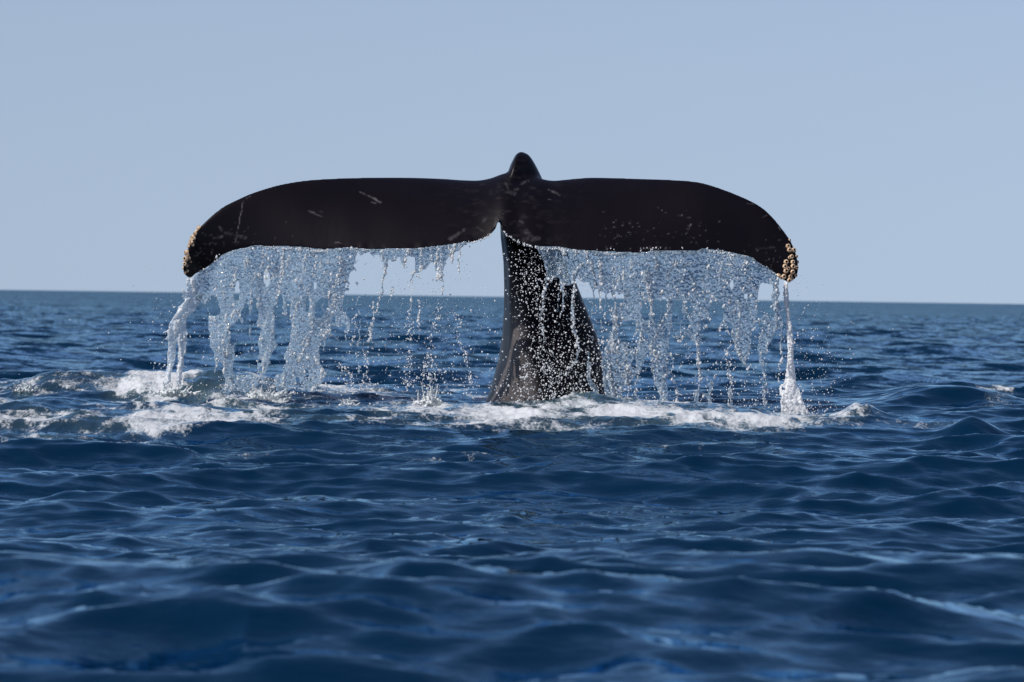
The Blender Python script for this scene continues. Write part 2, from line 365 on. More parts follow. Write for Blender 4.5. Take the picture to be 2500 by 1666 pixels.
def sea_surface(x, y, spacing):
    """displaced sea: returns x, y, z, foam, aerated"""
    dx = np.zeros_like(x); dy = np.zeros_like(x); z = np.zeros_like(x); lost = np.zeros_like(x)
    gain = 0.85 + 0.55 * fbm(x * 0.16, y * 0.05, 3, 41)
    for a, k, th, ph, l in zip(amp, kk, ang, pha, lam):
        w = np.clip((l / spacing - 2.0) / 3.0, 0, 1)
        lost += (a * k * (1 - w)) ** 2 * 0.5
        if not np.any(w > 0): continue
        c, s = math.cos(th), math.sin(th)
        p = k * (x * c + y * s) + ph + 0.5 * np.sin(0.37 * k * (x * s - y * c) + ph * 3)
        g = a * w * (gain if l < 3 else 1.0)
        sn = np.sin(p); cs = np.cos(p)
        z += g * cs; q = 1.0 * g
        dx -= q * c * sn; dy -= q * s * sn
    nr = np.hypot(x, y + CAM_D) < 62
    if np.any(nr):
        xr, yr = x[nr], y[nr]
        wp = 0.5 * fbm(xr * 0.5, yr * 0.5, 2, 151); c1, s1 = math.cos(0.35), math.sin(0.35)
        for sc_, h_, sd, t_ in ((0.55, 0.050, 153, 0.3), (1.1, 0.030, 157, -0.4), (2.3, 0.016, 163, 0.15), (4.6, 0.008, 167, -0.2)):
            c1, s1 = math.cos(t_), math.sin(t_)
            n_ = fbm((xr * c1 + yr * s1) * sc_ * 0.7 + wp, (yr * c1 - xr * s1) * sc_ * 1.25 + wp, 2, sd, 0.4)
            z[nr] += h_ * ((1 - np.minimum(1, np.abs(n_) * 1.7)) ** 2 - 0.35) * np.clip(gain[nr], 0.4, 1.3)
    dist = np.hypot(x, y + CAM_D); far = sstep(44, 75, dist)
    if np.any(far > 0):
        m = far > 0; xf, yf = x[m], y[m]; zf = np.zeros_like(xf)
        for a, k, th, ph, l in zip(FAMP, FK, FTH, FPH, FL):
            w = np.clip((l / spacing[m] - 2.0) / 3.0, 0, 1)
            c, s = math.cos(th), math.sin(th)
            p = k * (xf * c + yf * s) + ph + 0.8 * np.sin(0.31 * k * (xf * s - yf * c) + ph)
            zf += a * w * (np.exp(np.cos(p) * 0.9) - 1.2)
            lost[m] += (a * k * (1 - w)) ** 2 * 0.5 * far[m]
        z[m] += zf * far[m]
    near = np.exp(-((np.hypot(x * 0.55, y + 0.5)) / 4.5) ** 4)
    z = z * (1 - 0.35 * near)
    z += mound_h(x, y) + swell(x, y)
    fb = foam_base(x, y)
    turb = fbm(x * 1.8, y * 1.3, 4, 5) * 0.05 - np.abs(fbm(x * 2.5, y * 1.5, 4, 9)) * 0.06 + fbm(x * 12, y * 7, 3, 15) * 0.010
    act = np.clip(fb, 0, 1) * sstep(70, 40, np.hypot(x, y + 36)) * sstep(24, 30, np.hypot(x, y + 36))
    z += turb * act * sstep(0.45, 0.95, fb)
    z += (fbm(x * 22, y * 10, 3, 25) * 0.012 + fbm(x * 7, y * 4, 3, 27) * 0.02) * act
    lace = fbm(x * 2.2 + fbm(x * 1.3, y * .8, 3, 71) * 1.2, y * 0.9, 4, 61)
    streak = np.abs(fbm(x * 1.5 + y * 0.5, y * 1.1, 4, 81))
    foam = fb * (0.76 + 1.2 * lace) + sstep(0.12, 0.0, streak) * 0.34 * sstep(0.15, 0.45, fb)
    foam = np.clip(foam, 0, 1.4)
    aer = np.clip(fb * 0.75 - 0.22 + 0.5 * lace * fb, 0, 1)
    return x + dx, y + dy, z, foam, aer, np.sqrt(lost)

def grid_sea(D, A, drop=0.0):
    nr, nc = len(D), len(A)
    dd, aa = np.meshgrid(D, A, indexing='ij')
    x = dd * np.sin(aa); y = -CAM_D + dd * np.cos(aa)
    rs = np.gradient(D)[:, None] * np.ones((1, nc)); cs = dd * np.gradient(A)[None, :]
    spacing = np.maximum(np.minimum(rs, 10), np.minimum(cs, 10)) * np.where(dd > 45, 0.75, 1.0)
    X, Y, Z, foam, aer, lost = sea_surface(x.ravel(), y.ravel(), spacing.ravel())
    idx = np.arange(nr * nc).reshape(nr, nc)
    f = np.stack([idx[:-1, :-1], idx[:-1, 1:], idx[1:, 1:], idx[1:, :-1]], -1).reshape(-1, 4)
    return np.stack([X, Y, Z - drop], -1), f, foam, aer, lost

def angles(half, n, st, grow):
    fine = np.linspace(-half, half, n); side = [half]
    while side[-1] < 75: st *= grow; side.append(side[-1] + st)
    side = np.array(side[1:])
    return np.radians(np.concatenate([-side[::-1], fine, side]))

def build_sea():
    D = [2.0]
    def run(to, f):
        while D[-1] < to: D.append(D[-1] + f(D[-1]))
    run(10, lambda d: 0.25); run(18, lambda d: 0.05); run(41, lambda d: 0.04); run(64, lambda d: 0.05 + (d - 41) * 0.006)
    g1 = grid_sea(np.array(D), angles(7.6, 780, 0.022, 1.07))
    D = [62.5]
    run(200, lambda d: 0.35 + (d - 62) * 0.004); run(700, lambda d: d * 0.0062); run(3000, lambda d: d * 0.015); run(40000, lambda d: d * 0.15)
    g2 = grid_sea(np.array(D), angles(8.0, 300, 0.06, 1.09), 0.03)
    n1 = len(g1[0])
    o = mesh_np('sea', np.vstack([g1[0], g2[0]]), np.vstack([g1[1], g2[1] + n1]), MAT_SEA,
                attrs={'foam': np.concatenate([g1[2], g2[2]]), 'aer': np.concatenate([g1[3], g2[3]]), 'lost': np.concatenate([g1[4], g2[4]])})
    tag(o, 'deep blue choppy sea with small crossing waves and churned white foam', 'sea', kind='structure')
    print('sea verts', n1, len(g2[0]))
    return o
build_sea()

def sea_z(x, y):
    x = np.atleast_1d(np.asarray(x, float)); y = np.atleast_1d(np.asarray(y, float))
    return sea_surface(x, y, np.full_like(x, 0.03))[2]

# ------------------------------------------------------------------ the whale's tail
TOP = [(446, 664), (447, 650), (450, 634), (456, 614), (465, 590), (477, 566), (492, 550), (515, 528), (545, 505), (580, 487), (620, 470), (680, 452), (745, 441),
       (820, 436), (900, 434), (1000, 434), (1080, 437), (1130, 440), (1170, 440), (1205, 432), (1232, 422), (1262, 432), (1290, 431), (1318, 434),
       (1345, 440), (1390, 437), (1440, 434), (1500, 435), (1600, 438), (1680, 442), (1730, 451), (1800, 476), (1850, 500), (1880, 524), (1905, 553),
       (1925, 580), (1936, 600), (1944, 622), (1948, 645), (1949, 660)]
BOT = [(446, 664), (450, 672), (463, 681), (480, 670), (510, 652), (535, 632), (560, 620), (590, 610), (625, 605), (680, 606), (740, 609), (790, 614), (850, 610),
       (910, 614), (960, 612), (1010, 612), (1060, 607), (1100, 602), (1140, 595), (1178, 584), (1198, 572), (1210, 558), (1216, 536), (1219, 536), (1224, 560),
       (1236, 573), (1260, 588), (1290, 600), (1320, 607), (1360, 607), (1400, 614), (1450, 618), (1500, 620), (1560, 622), (1600, 618), (1640, 618), (1700, 617),
       (1716, 613), (1760, 617), (1800, 625), (1835, 634), (1852, 646), (1890, 669), (1908, 682), (1925, 690), (1940, 684), (1946, 672), (1949, 660)]
def smooth_line(pts, keep):
    p = np.array(pts, float); q = np.vstack([2 * p[0] - p[1], p, 2 * p[-1] - p[-2]]); out = []
    for i in range(1, len(q) - 2):
        p0, p1, p2, p3 = q[i - 1], q[i], q[i + 1], q[i + 2]
        if keep(p1[0]) : out.append(p1); continue
        for f in np.linspace(0, 1, 10, endpoint=False):
            out.append(0.5 * (2 * p1 + (p2 - p0) * f + (2 * p0 - 5 * p1 + 4 * p2 - p3) * f ** 2 + (3 * p1 - p0 - 3 * p2 + p3) * f ** 3))
    out.append(q[-2]); out = np.array(out)
    out[:, 0] = np.maximum.accumulate(out[:, 0] + np.arange(len(out)) * 1e-6)
    return out
TOPA = smooth_line(TOP, lambda x: False); BOTA = smooth_line(BOT, lambda x: 1190 < x < 1240)
XC = 1240.0
def y_top(px):   # depth of the leading edge
    u = np.abs(px - XC) / 700.0
    return 0.16 - 0.40 * u ** 2
def y_bot(px):   # depth of the trailing edge, nearer the camera
    u = np.abs(px - XC) / 700.0
    return -0.50 + 0.22 * u ** 2

def build_fluke():
    xs = [446.0]
    while xs[-1] < 1949:
        x = xs[-1]; e = min(x - 446, 1949 - x); st = 0.8 + min(e, 40) * 0.07
        if abs(x - 1217) < 30: st = 1.0
        xs.append(x + st)
    xs[-1] = 1949.0
    xs = np.array(xs)
    zt = np.interp(xs, TOPA[:, 0], TOPA[:, 1]); zb = np.interp(xs, BOTA[:, 0], BOTA[:, 1])
    sc = np.abs(np.sin(xs * 0.061 + 2.0 * vnoise(xs * 0.012, xs * 0, 3))) ** 0.6
    lim = np.minimum(sstep(620, 760, xs), sstep(1900, 1780, xs)) * np.clip(np.abs(xs - 1217) / 120 - .3, 0, 1)
    scal = (4.0 * (sc - 0.6) + 2.0 * vnoise(xs * 0.07, xs * 0, 8)) * lim / PXM
    zu = np.where(np.abs(xs - 1213) < 60, np.maximum(zb, np.interp(xs, [1153, 1273], [np.interp(1153, xs, zb), np.interp(1273, xs, zb)])), zb)
    K = 44; rows = []
    tt = 0.5 - 0.5 * np.cos(np.linspace(0, math.pi, K))
    for x, a, b, bcut, scl in zip(xs, zt, zu, zb, scal):
        yt, yb = float(y_top(x)), float(y_bot(x))
        pa = P(x, a, yt); pb = P(x, b, yb)
        chord = pb - pa; Lc = np.linalg.norm(chord[1:]) + 1e-6
        r_ = (b - a) / 165.0; frac = r_ / (1 + r_ ** 6) ** (1 / 6)
        ymix = yt + (yb - yt) * frac
        pb = P(x, b, ymix); chord = pb - pa
        d = np.array([0, chord[1], chord[2]]); Lc = np.linalg.norm(d) + 1e-6; d /= Lc
        n = np.array([0, d[2], -d[1]])            # towards the camera / up
        if n[1] > 0: n = -n
        u = abs(x - XC) / 710.0
        T = (0.14 - 0.08 * min(1, u)) * ((Lc / 0.35) / (1 + (Lc / 0.35) ** 6) ** (1 / 6)) + 0.025 * math.exp(-(u / 0.25) ** 2)
        prof = T * (1.45 * np.sqrt(tt + 1e-9) * (1 - tt) ** 0.9 * 1.1) + 0.022 * np.sqrt(np.clip(4 * tt * (1 - tt), 0, 1))
        bow = 0.04 * Lc * np.sin(math.pi * tt) * (1 - 0.6 * u)
        front = pa + tt[:, None] * (pb - pa) + np.outer(prof * 0.55 + bow, n)
        back = pa + tt[:, None] * (pb - pa) + np.outer(-prof * 0.45 + bow * 0.8, n)
        loop = np.concatenate([front, back[-2:0:-1]])
        z = loop[:, 2]; lo, hi = z.min(), z.max()
        loop[:, 2] = pb[2] + (z - lo) / max(hi - lo, 1e-6) * (pa[2] - pb[2])
        loop[:, 2] += scl * np.clip(1 - (loop[:, 2] - pb[2]) / 0.07, 0, 1)
        if bcut < b - 0.5: loop[:, 2] = np.maximum(loop[:, 2], P(x, bcut, pb[1])[2])
        rows.append(loop)
    R = np.array(rows); n, m = R.shape[:2]
    co = R.reshape(-1, 3); idx = np.arange(n * m).reshape(n, m)
    f = np.stack([idx[:-1], np.roll(idx, -1, 1)[:-1], np.roll(idx, -1, 1)[1:], idx[1:]], -1).reshape(-1, 4)
    c0 = len(co); co = np.vstack([co, R[0].mean(0), R[-1].mean(0)])
    f0 = np.stack([np.full(m, c0), np.roll(idx[0], -1), idx[0], idx[0]], -1)[:, :3]
    f1 = np.stack([np.full(m, c0 + 1), idx[-1], np.roll(idx[-1], -1)], -1)
    return co, f, np.vstack([f0, f1])

def build_stock():
    # (py, left px, keel px, right px, front Y, mid Y, back Y)
    S = [(372, 1268, 1271, 1278, .20, .26, .33), (378, 1259, 1265, 1291, .14, .26, .40), (390, 1253, 1259, 1300, .08, .26, .46), (410, 1243, 1252, 1312, .02, .27, .54), (440, 1237, 1245, 1326, -.02, .30, .62),
         (480, 1231, 1240, 1340, .0, .35, .70), (530, 1222, 1236, 1356, .03, .38, .74), (580, 1223, 1240, 1372, .03, .40, .76), (640, 1230, 1250, 1390, .02, .42, .80),
         (700, 1232, 1252, 1410, .0, .44, .86), (760, 1231, 1257, 1434, -.02, .46, .92), (820, 1227, 1264, 1458, -.05, .48, 1.0), (870, 1220, 1272, 1470, -.08, .50, 1.08),
         (910, 1209, 1282, 1479, -.11, .52, 1.16), (950, 1198, 1292, 1486, -.14, .54, 1.24), (1000, 1180, 1300, 1500, -.17, .58, 1.34), (1100, 1150, 1310, 1540, -.2, .65, 1.5), (1250, 1110, 1320, 1590, -.2, .8, 1.8)]
    S = np.array(S, float)
    pys = np.concatenate([[372, 374], np.arange(377, 1250, 5.0)])
    rows = []
    for py in pys:
        l, k, r, yf, ym, yb = [np.interp(py, S[:, 0], S[:, i]) for i in range(1, 7)]
        q = lambda px, Y: P(px, py, Y)[:2]
        pts = [q(l, ym), q(l + (k - l) * 0.28, yf + (ym - yf) * 0.42), q(k, yf), q(k + (r - k) * 0.42, yf + (ym - yf) * 0.22), q(r - (r - k) * 0.10, yf + (ym - yf) * 0.62), q(r, ym),
               q(r - (r - l) * 0.16, ym + (yb - ym) * 0.65), q((l + r) / 2, yb), q(l + (r - l) * 0.16, ym + (yb - ym) * 0.65)]
        c = catmull(pts, 72)
        z = P((l + r) / 2, py, ym)[2]
        rows.append(np.column_stack([c, np.full(72, z)]))
    R = np.array(rows); n, m = R.shape[:2]
    co = R.reshape(-1, 3); idx = np.arange(n * m).reshape(n, m)
    f = np.stack([idx[:-1], idx[1:], np.roll(idx, -1, 1)[1:], np.roll(idx, -1, 1)[:-1]], -1).reshape(-1, 4)
    c0 = len(co); top = R[0].mean(0); top[2] += 0.004
    co = np.vstack([co, top, R[-1].mean(0)])
    f0 = np.stack([np.full(m, c0), idx[0], np.roll(idx[0], -1)], -1); f1 = np.stack([np.full(m, c0 + 1), np.roll(idx[-1], -1), idx[-1]], -1)
    return co, f, np.vstack([f0, f1])

def seg_mark(px, py, segs):
    m = np.zeros_like(px)
    for x0, y0, x1, y1, w, s in segs:
        dx, dy = x1 - x0, y1 - y0; L2 = dx * dx + dy * dy + 1e-6
        t = np.clip(((px - x0) * dx + (py - y0) * dy) / L2, 0, 1)
        d = np.hypot(px - x0 - t * dx, py - y0 - t * dy)
        m = np.maximum(m, s * sstep(w, w * 0.3, d))
    return m

def build_whale():
    co1, q1, t1 = build_fluke(); co2, q2, t2 = build_stock()
    me = bpy.data.meshes.new('raw')
    co = np.vstack([co1, co2]); off = len(co1)
    faces = [tuple(f) for f in q1] + [tuple(f) for f in t1] + [tuple(f + off) for f in q2] + [tuple(f + off) for f in t2]
    me.from_pydata(co.tolist(), [], faces); me.update()
    bm = bmesh.new(); bm.from_mesh(me); bmesh.ops.recalc_face_normals(bm, faces=bm.faces); bm.to_mesh(me); bm.free()
    tmp = bpy.data.objects.new('raw', me); COL.objects.link(tmp)
    rm = tmp.modifiers.new('r', 'REMESH'); rm.mode = 'VOXEL'; rm.voxel_size = 0.0085; rm.use_smooth_shade = True
    dg = bpy.context.evaluated_depsgraph_get()
    body = bpy.data.meshes.new_from_object(tmp.evaluated_get(dg)); body.name = 'whale_tail'
    bpy.data.objects.remove(tmp)
    nv = len(body.vertices); v = np.empty(nv * 3, np.float32); body.vertices.foreach_get('co', v); v = v.reshape(-1, 3).astype(float)
    ne = len(body.edges); e = np.empty(ne * 2, np.int32); body.edges.foreach_get('vertices', e); e = e.reshape(-1, 2)
    deg = np.bincount(e.ravel(), minlength=nv)[:, None]
    px, py = project(v)
    # blend the joint between the stock and the flukes more than the rest
    joint = np.exp(-(((px - 1275) / 90) ** 2 + ((py - 440) / 34) ** 2)) * sstep(372, 392, py)
    joint = joint[:, None]
    for it in range(60):
        acc = np.zeros_like(v)
        for ax in range(3):
            acc[:, ax] = np.bincount(e[:, 0], v[e[:, 1], ax], nv) + np.bincount(e[:, 1], v[e[:, 0], ax], nv)
        avg = acc / deg
        w = np.clip(joint * 1.5, 0, 0.6)
        if it < 5: w = np.maximum(w, 0.5)
        v = v + w * (avg - v)
    body.vertices.foreach_set('co', v.astype(np.float32).ravel()); body.update()
    px, py = project(v)
    no = np.empty(nv * 3, np.float32); body.vertices.foreach_get('normal', no); no = no.reshape(-1, 3)
    front = np.clip(-no[:, 1] * 3, 0, 1)
    segs = [(594, 490, 586, 530, 1.8, .55), (586, 530, 576, 590, 1.6, .5), (602, 484, 610, 480, 2, .5), (880, 470, 905, 480, 2.6, .35), (905, 480, 930, 494, 3.4, .55), (908, 494, 914, 496, 4, .3),
            (755, 515, 768, 522, 3.5, .3), (768, 523, 786, 528, 2.5, .3), (782, 516, 785, 518, 4, .3), (523, 582, 542, 578, 3.5, .35), (536, 556, 542, 562, 5, .25), (550, 570, 600, 580, 5, .18),
            (818, 592, 834, 595, 2, .35), (480, 625, 490, 615, 3, .45), (497, 597, 510, 598, 2, .25), (1105, 580, 1134, 562, 5.5, .22), (1098, 583, 1112, 577, 7, .2), (1165, 555, 1180, 565, 2.5, .15),
            (1178, 538, 1184, 536, 4, .16), (1176, 545, 1182, 540, 4, .12), (1340, 464, 1366, 476, 3.5, .28), (1338, 487, 1344, 488, 3, .2), (1270, 540, 1278, 544, 4.5, .2), (1284, 564, 1300, 585, 8, .2), (1280, 585, 1315, 582, 7, .16),
            (1240, 470, 1256, 474, 8, .20), (1256, 464, 1266, 462, 4, .18), (1235, 448, 1245, 468, 5, .15), (1270, 450, 1292, 442, 4, .14), (1680, 563, 1686, 548, 2.2, .45), (1673, 572, 1680, 566, 1.5, .3),
            (1846, 608, 1890, 604, 3, .22), (1822, 497, 1848, 500, 2, .25), (1862, 532, 1870, 527, 2.5, .25), (1900, 556, 1906, 562, 2.5, .4), (1676, 531, 1686, 531, 2, .3), (1570, 606, 1600, 607, 4, .16),
            (1216, 536, 1217, 552, 2.0, .5), (455, 640, 480, 655, 12, .12)]
    for x0, x1, y0, y1, n_, s0 in ((1460, 1760, 500, 612, 90, .45), (455, 520, 555, 672, 46, .5), (1800, 1940, 560, 680, 60, .45), (560, 720, 520, 600, 16, .3), (1180, 1330, 470, 590, 18, .14), (520, 640, 560, 600, 14, .4)):
        for _ in range(n_):
            x = random.uniform(x0, x1); y = y0 + (y1 - y0) * math.sqrt(random.random()); r = random.uniform(1.2, 2.6)
            segs.append((x, y, x + random.uniform(-3, 3), y + random.uniform(-2, 2), r, s0 * random.uniform(.3, 1.0)))
    fl = (py < 700) & (v[:, 1] < 0.35)
    scar = np.where(fl, seg_mark(px + 2.5 * fbm(px * .12, py * .12, 3, 91), py + 2.5 * fbm(px * .12, py * .12, 3, 95), segs), 0) * front
    scar = scar * np.clip(0.32 + 0.6 * fbm(px * 0.16, py * 0.16, 3, 97), 0.05, 1.0)
    rub = np.clip(fbm(px * 0.05, py * 0.12, 4, 33) - 0.12, 0, 1)
    scar = np.maximum(scar, np.where(fl, rub * 0.06 * np.exp(-((px - 1240) / 120) ** 2), 0) * front)
    # brown-grey flank skin low on the stock; light on its left face coloured in
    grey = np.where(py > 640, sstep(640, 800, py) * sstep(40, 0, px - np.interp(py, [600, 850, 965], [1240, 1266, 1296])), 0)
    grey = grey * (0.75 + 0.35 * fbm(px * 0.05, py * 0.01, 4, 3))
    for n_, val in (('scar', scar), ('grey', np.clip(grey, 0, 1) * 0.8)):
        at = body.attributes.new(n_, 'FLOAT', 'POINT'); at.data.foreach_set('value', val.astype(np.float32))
    body.polygons.foreach_set('use_smooth', np.ones(len(body.polygons), bool))
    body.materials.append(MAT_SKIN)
    o = bpy.data.objects.new('humpback_whale', body); COL.objects.link(o)
    tag(o, 'black whale tail raised out of the sea with wide drooping flukes', 'whale')
    print('whale verts', nv)
    return o, v, no
whale, WV, WN = build_whale()

# barnacles: a ribbed cone with a hollow top, seated along the outer rim of both fluke tips
def barnacle_mesh():
    prof = [(1.0, 0.0, 0), (0.96, 0.28, 0), (0.80, 0.62, 0), (0.62, 0.84, 0), (0.50, 0.88, 0.1), (0.38, 0.78, 1), (0.26, 0.52, 1), (0.0, 0.40, 1)]
    n = 14; co = []; inner = []; f = []
    for j, (r, z, i_) in enumerate(prof[:-1]):
        for k in range(n):
            a = 2 * math.pi * k / n; rr = r * (1 + (0.09 if k % 2 else -0.07) * (1 - 0.4 * j / 6))
            co.append((rr * math.cos(a), rr * math.sin(a), z)); inner.append(i_)
    co.append((0, 0, 0.40)); inner.append(1)
    me = bpy.data.meshes.new('barnacle')
    for j in range(len(prof) - 2):
        for k in range(n):
            f.append((j * n + k, j * n + (k + 1) % n, (j + 1) * n + (k + 1) % n, (j + 1) * n + k))
    l = (len(prof) - 2) * n
    for k in range(n): f.append((l + k, l + (k + 1) % n, len(co) - 1))
    me.from_pydata(co, [], f); me.update()
    me.polygons.foreach_set('use_smooth', np.ones(len(me.polygons), bool))
    at = me.attributes.new('inner', 'FLOAT', 'POINT'); at.data.foreach_set('value', np.array(inner, np.float32))
    me.materials.append(MAT_BARN)
    return me
BM = barnacle_mesh()
WPX, WPY = project(WV)
def seat_barnacle(px, py, rpx, lean):
    """sit on the skin vertex nearest this pixel on the camera side, leaning out along the rim"""
    d = (WPX - px) ** 2 + (WPY - py) ** 2 + np.where(WN[:, 1] > 0.3, 1e5, 0)
    i = int(np.argmin(d)); p = Vector(WV[i]); n = Vector(WN[i])
    n = (n + Vector(lean)).normalized()
    r = rpx / PXM
    o = bpy.data.objects.new('barnacle', BM); COL.objects.link(o)
    o.parent = whale
    o.scale = (r, r, r * random.uniform(0.9, 1.3))
    o.rotation_euler = (n.to_track_quat('Z', 'Y').to_matrix() @ Matrix.Rotation(random.uniform(0, 6), 3, 'Z')).to_euler()
    o.location = p - n * r * 0.2
for px, py, r in [(489, 556, 5.5), (483, 566, 4.5), (480, 573, 5), (474, 581, 5.5), (470, 588, 5), (476, 584, 4.5), (465, 595, 4.5), (472, 594, 5), (464, 602, 4), (476, 600, 3.5),
                  (460, 617, 6.5), (463, 624, 4), (457, 634, 6.5), (466, 631, 4), (455, 646, 5), (460, 650, 3.5), (452, 655, 3.5), (470, 640, 3), (462, 662, 3.2), (456, 668, 3)]:
    seat_barnacle(px - 4, py - 1, r * 1.12, (-0.8, -0.5, 0.2))
for px, py, r in [(1922, 602, 6), (1925, 611, 6), (1936, 611, 6), (1931, 627, 5.5), (1919, 640, 6), (1934, 639, 5.5), (1934, 650, 6.5), (1915, 651, 6), (1917, 662, 6.5), (1934, 664, 6), (1913, 675, 6),
                  (1896, 679, 6), (1906, 677, 5), (1927, 674, 5), (1924, 685, 5.5), (1931, 681, 4.5), (1924, 656, 4.5), (1942, 626, 4), (1943, 655, 4.5), (1929, 585, 3.5), (1940, 672, 4), (1926, 630, 4), (1945, 640, 4)]:
    seat_barnacle(px + 2, py, r * 1.08, (0.15, -0.8, 0.1))

# ------------------------------------------------------------------ falling water
def inside(poly, x, y):
    p = np.asarray(poly, float); r = np.zeros(x.shape, bool)
    x0, y0 = p[:, 0], p[:, 1]; x1, y1 = np.roll(x0, -1), np.roll(y0, -1)
    for a, b, c, d in zip(x0, y0, x1, y1):
        if b == d: continue
        r ^= ((b > y) != (d > y)) & (x < (c - a) * (y - b) / (d - b) + a)
    return r

def stroke(pts, x, y):
    """1 inside a tapered stroke of (px, py, half-width)"""
    m = np.full(x.shape, -1e3)
    for (x0, y0, w0), (x1, y1, w1) in zip(pts[:-1], pts[1:]):
        dx, dy = x1 - x0, y1 - y0; L2 = dx * dx + dy * dy + 1e-9
        t = np.clip(((x - x0) * dx + (y - y0) * dy) / L2, 0, 1)
        d = np.hypot(x - x0 - t * dx, y - y0 - t * dy)
        m = np.maximum(m, (w0 + (w1 - w0) * t) - d)
    return m

def box_blur(a, n):
    for _ in range(2):
        for ax in (0, 1):
            k = 2 * n + 1; c = np.cumsum(np.pad(a, [(n + 1, n) if i == ax else (0, 0) for i in (0, 1)], mode='edge'), axis=ax)
            a = (np.take(c, range(k, c.shape[ax]), ax) - np.take(c, range(0, c.shape[ax] - k), ax)) / k
    return a

STEP = 1.7
def curtain(name, label, x0, x1, y0, y1, polys, holes, strokes, bright, depth, seed, group=None, lay=0.0, white0=0.0, thick=1.0, rag=7.0, mat=MAT_SHEET):
    gx = np.arange(x0, x1, STEP); gy = np.arange(y0, y1, STEP)
    X, Y = np.meshgrid(gx, gy)
    wx = X + rag * fbm(X * 0.045, Y * 0.045, 4, seed, 0.6); wy = Y + rag * 1.4 * fbm(X * 0.05, Y * 0.035, 4, seed + 7, 0.6)
    mk = np.zeros(X.shape)
    for p in polys: mk[inside(p, wx, wy)] = 1
    for p in holes: mk[inside(p, wx, wy)] = 0
    # never above the flukes' trailing edge
    edge = np.interp(X, BOTA[:, 0], BOTA[:, 1])
    mk[Y < edge - 6] = 0
    # water splits into shreds as it falls
    fall = Y - edge
    shred = fbm(X * 0.06, Y * 0.018, 3, seed + 21)
    mk = mk * np.where((shred > 0.55) & (fall > 60) & (white0 == 0), 0.0, 1.0)
    for s in strokes:
        mk = np.maximum(mk, (stroke(s, X + rag * .5 * vnoise(X * .06, Y * .06, seed + 3), Y) + 1.8 * vnoise(X * .2, Y * .12, seed + 4) > 0).astype(float))
    sm = box_blur(mk, 1)
    th = np.sqrt(np.clip(box_blur(mk, 3) - 0.15, 0, 1))
    ok = sm > 0.45
    br = np.zeros(X.shape)
    for s in bright: br = np.maximum(br, sstep(-3.5, 3, stroke(s, X + 4 * vnoise(X * .08, Y * .05, seed + 5), Y)))
    clump = sstep(0.10, 0.45, fbm(X * 0.06, Y * 0.035, 4, seed + 31)); fine = sstep(0.15, 0.40, fbm(X * 0.24, Y * 0.17, 2, seed + 33))
    rim = sstep(0.95, 0.5, box_blur(mk, 4)) * ok
    vert = sstep(0.15, 0.6, fbm(X * 0.11, Y * 0.012, 3, seed + 41)) * sstep(120, 0, fall)
    white = np.clip(br * (0.35 + 0.65 * fine) + clump * fine * 0.8 + 0.35 * rim * (0.4 + fine) + 0.45 * vert * fine + white0 + 0.12 * fine, 0, 1)
    rip = (fbm(X * 0.10, Y * 0.12, 3, seed + 51, .7) * 0.007 + vnoise(X * 0.30, Y * 0.34, seed + 52) * 0.0038)
    rip2 = (fbm(X * 0.11, Y * 0.12, 3, seed + 61, .7) * 0.006 + vnoise(X * 0.32, Y * 0.30, seed + 62) * 0.0038)
    T = (0.005 + 0.007 * th + 0.006 * br + 0.006 * clump * fine) * thick
    wave = 0.05 * fbm(X * 0.012, Y * 0.008, 2, seed + 71) + lay
    base = depth(X, Y) + wave
    F = P(X, Y, base - T - np.maximum(rip, -T * .8)); B = P(X, Y, base + T + np.maximum(rip2, -T * .8))
    cell = ok[:-1, :-1] & ok[1:, :-1] & ok[:-1, 1:] & ok[1:, 1:]
    idx = np.arange(X.size).reshape(X.shape); n = X.size
    q = np.stack([idx[:-1, :-1][cell], idx[1:, :-1][cell], idx[1:, 1:][cell], idx[:-1, 1:][cell]], -1)
    faces = [q, q[:, ::-1] + n]
    pad = np.pad(cell, 1)
    def wall(nb, a, b):
        c = cell & ~nb
        ia, ib = a[c], b[c]
        faces.append(np.stack([ib, ia, ia + n, ib + n], -1))
    wall(pad[:-2, 1:-1], idx[:-1, 1:], idx[:-1, :-1]); wall(pad[2:, 1:-1], idx[1:, :-1], idx[1:, 1:])
    wall(pad[1:-1, :-2], idx[:-1, :-1], idx[1:, :-1]); wall(pad[1:-1, 2:], idx[1:, 1:], idx[:-1, 1:])
    f = np.vstack(faces); used = np.unique(f); remap = np.full(2 * n, -1); remap[used] = np.arange(len(used))
    co = np.vstack([F.reshape(-1, 3), B.reshape(-1, 3)])[used]
    wh = np.concatenate([white.ravel(), white.ravel()])[used]
    o = mesh_np(name, co, remap[f], mat, attrs={'white': wh})
    tag(o, label, 'falling water', group)
    return o

def z4(p): return [(380 + a[0] / 3.734, 600 + a[1] / 3.734) + tuple(w / 3.734 for w in a[2:]) for a in p]
def z5(p): return [(900 + a[0] / 3.563, 580 + a[1] / 3.563) + tuple(w / 3.563 for w in a[2:]) for a in p]
def z6(p): return [(1420 + a[0] / 3.563, 600 + a[1] / 3.563) + tuple(w / 3.563 for w in a[2:]) for a in p]
def hang(X, Y):
    return y_bot(X) - 0.015 + 0.00022 * (Y - 610)

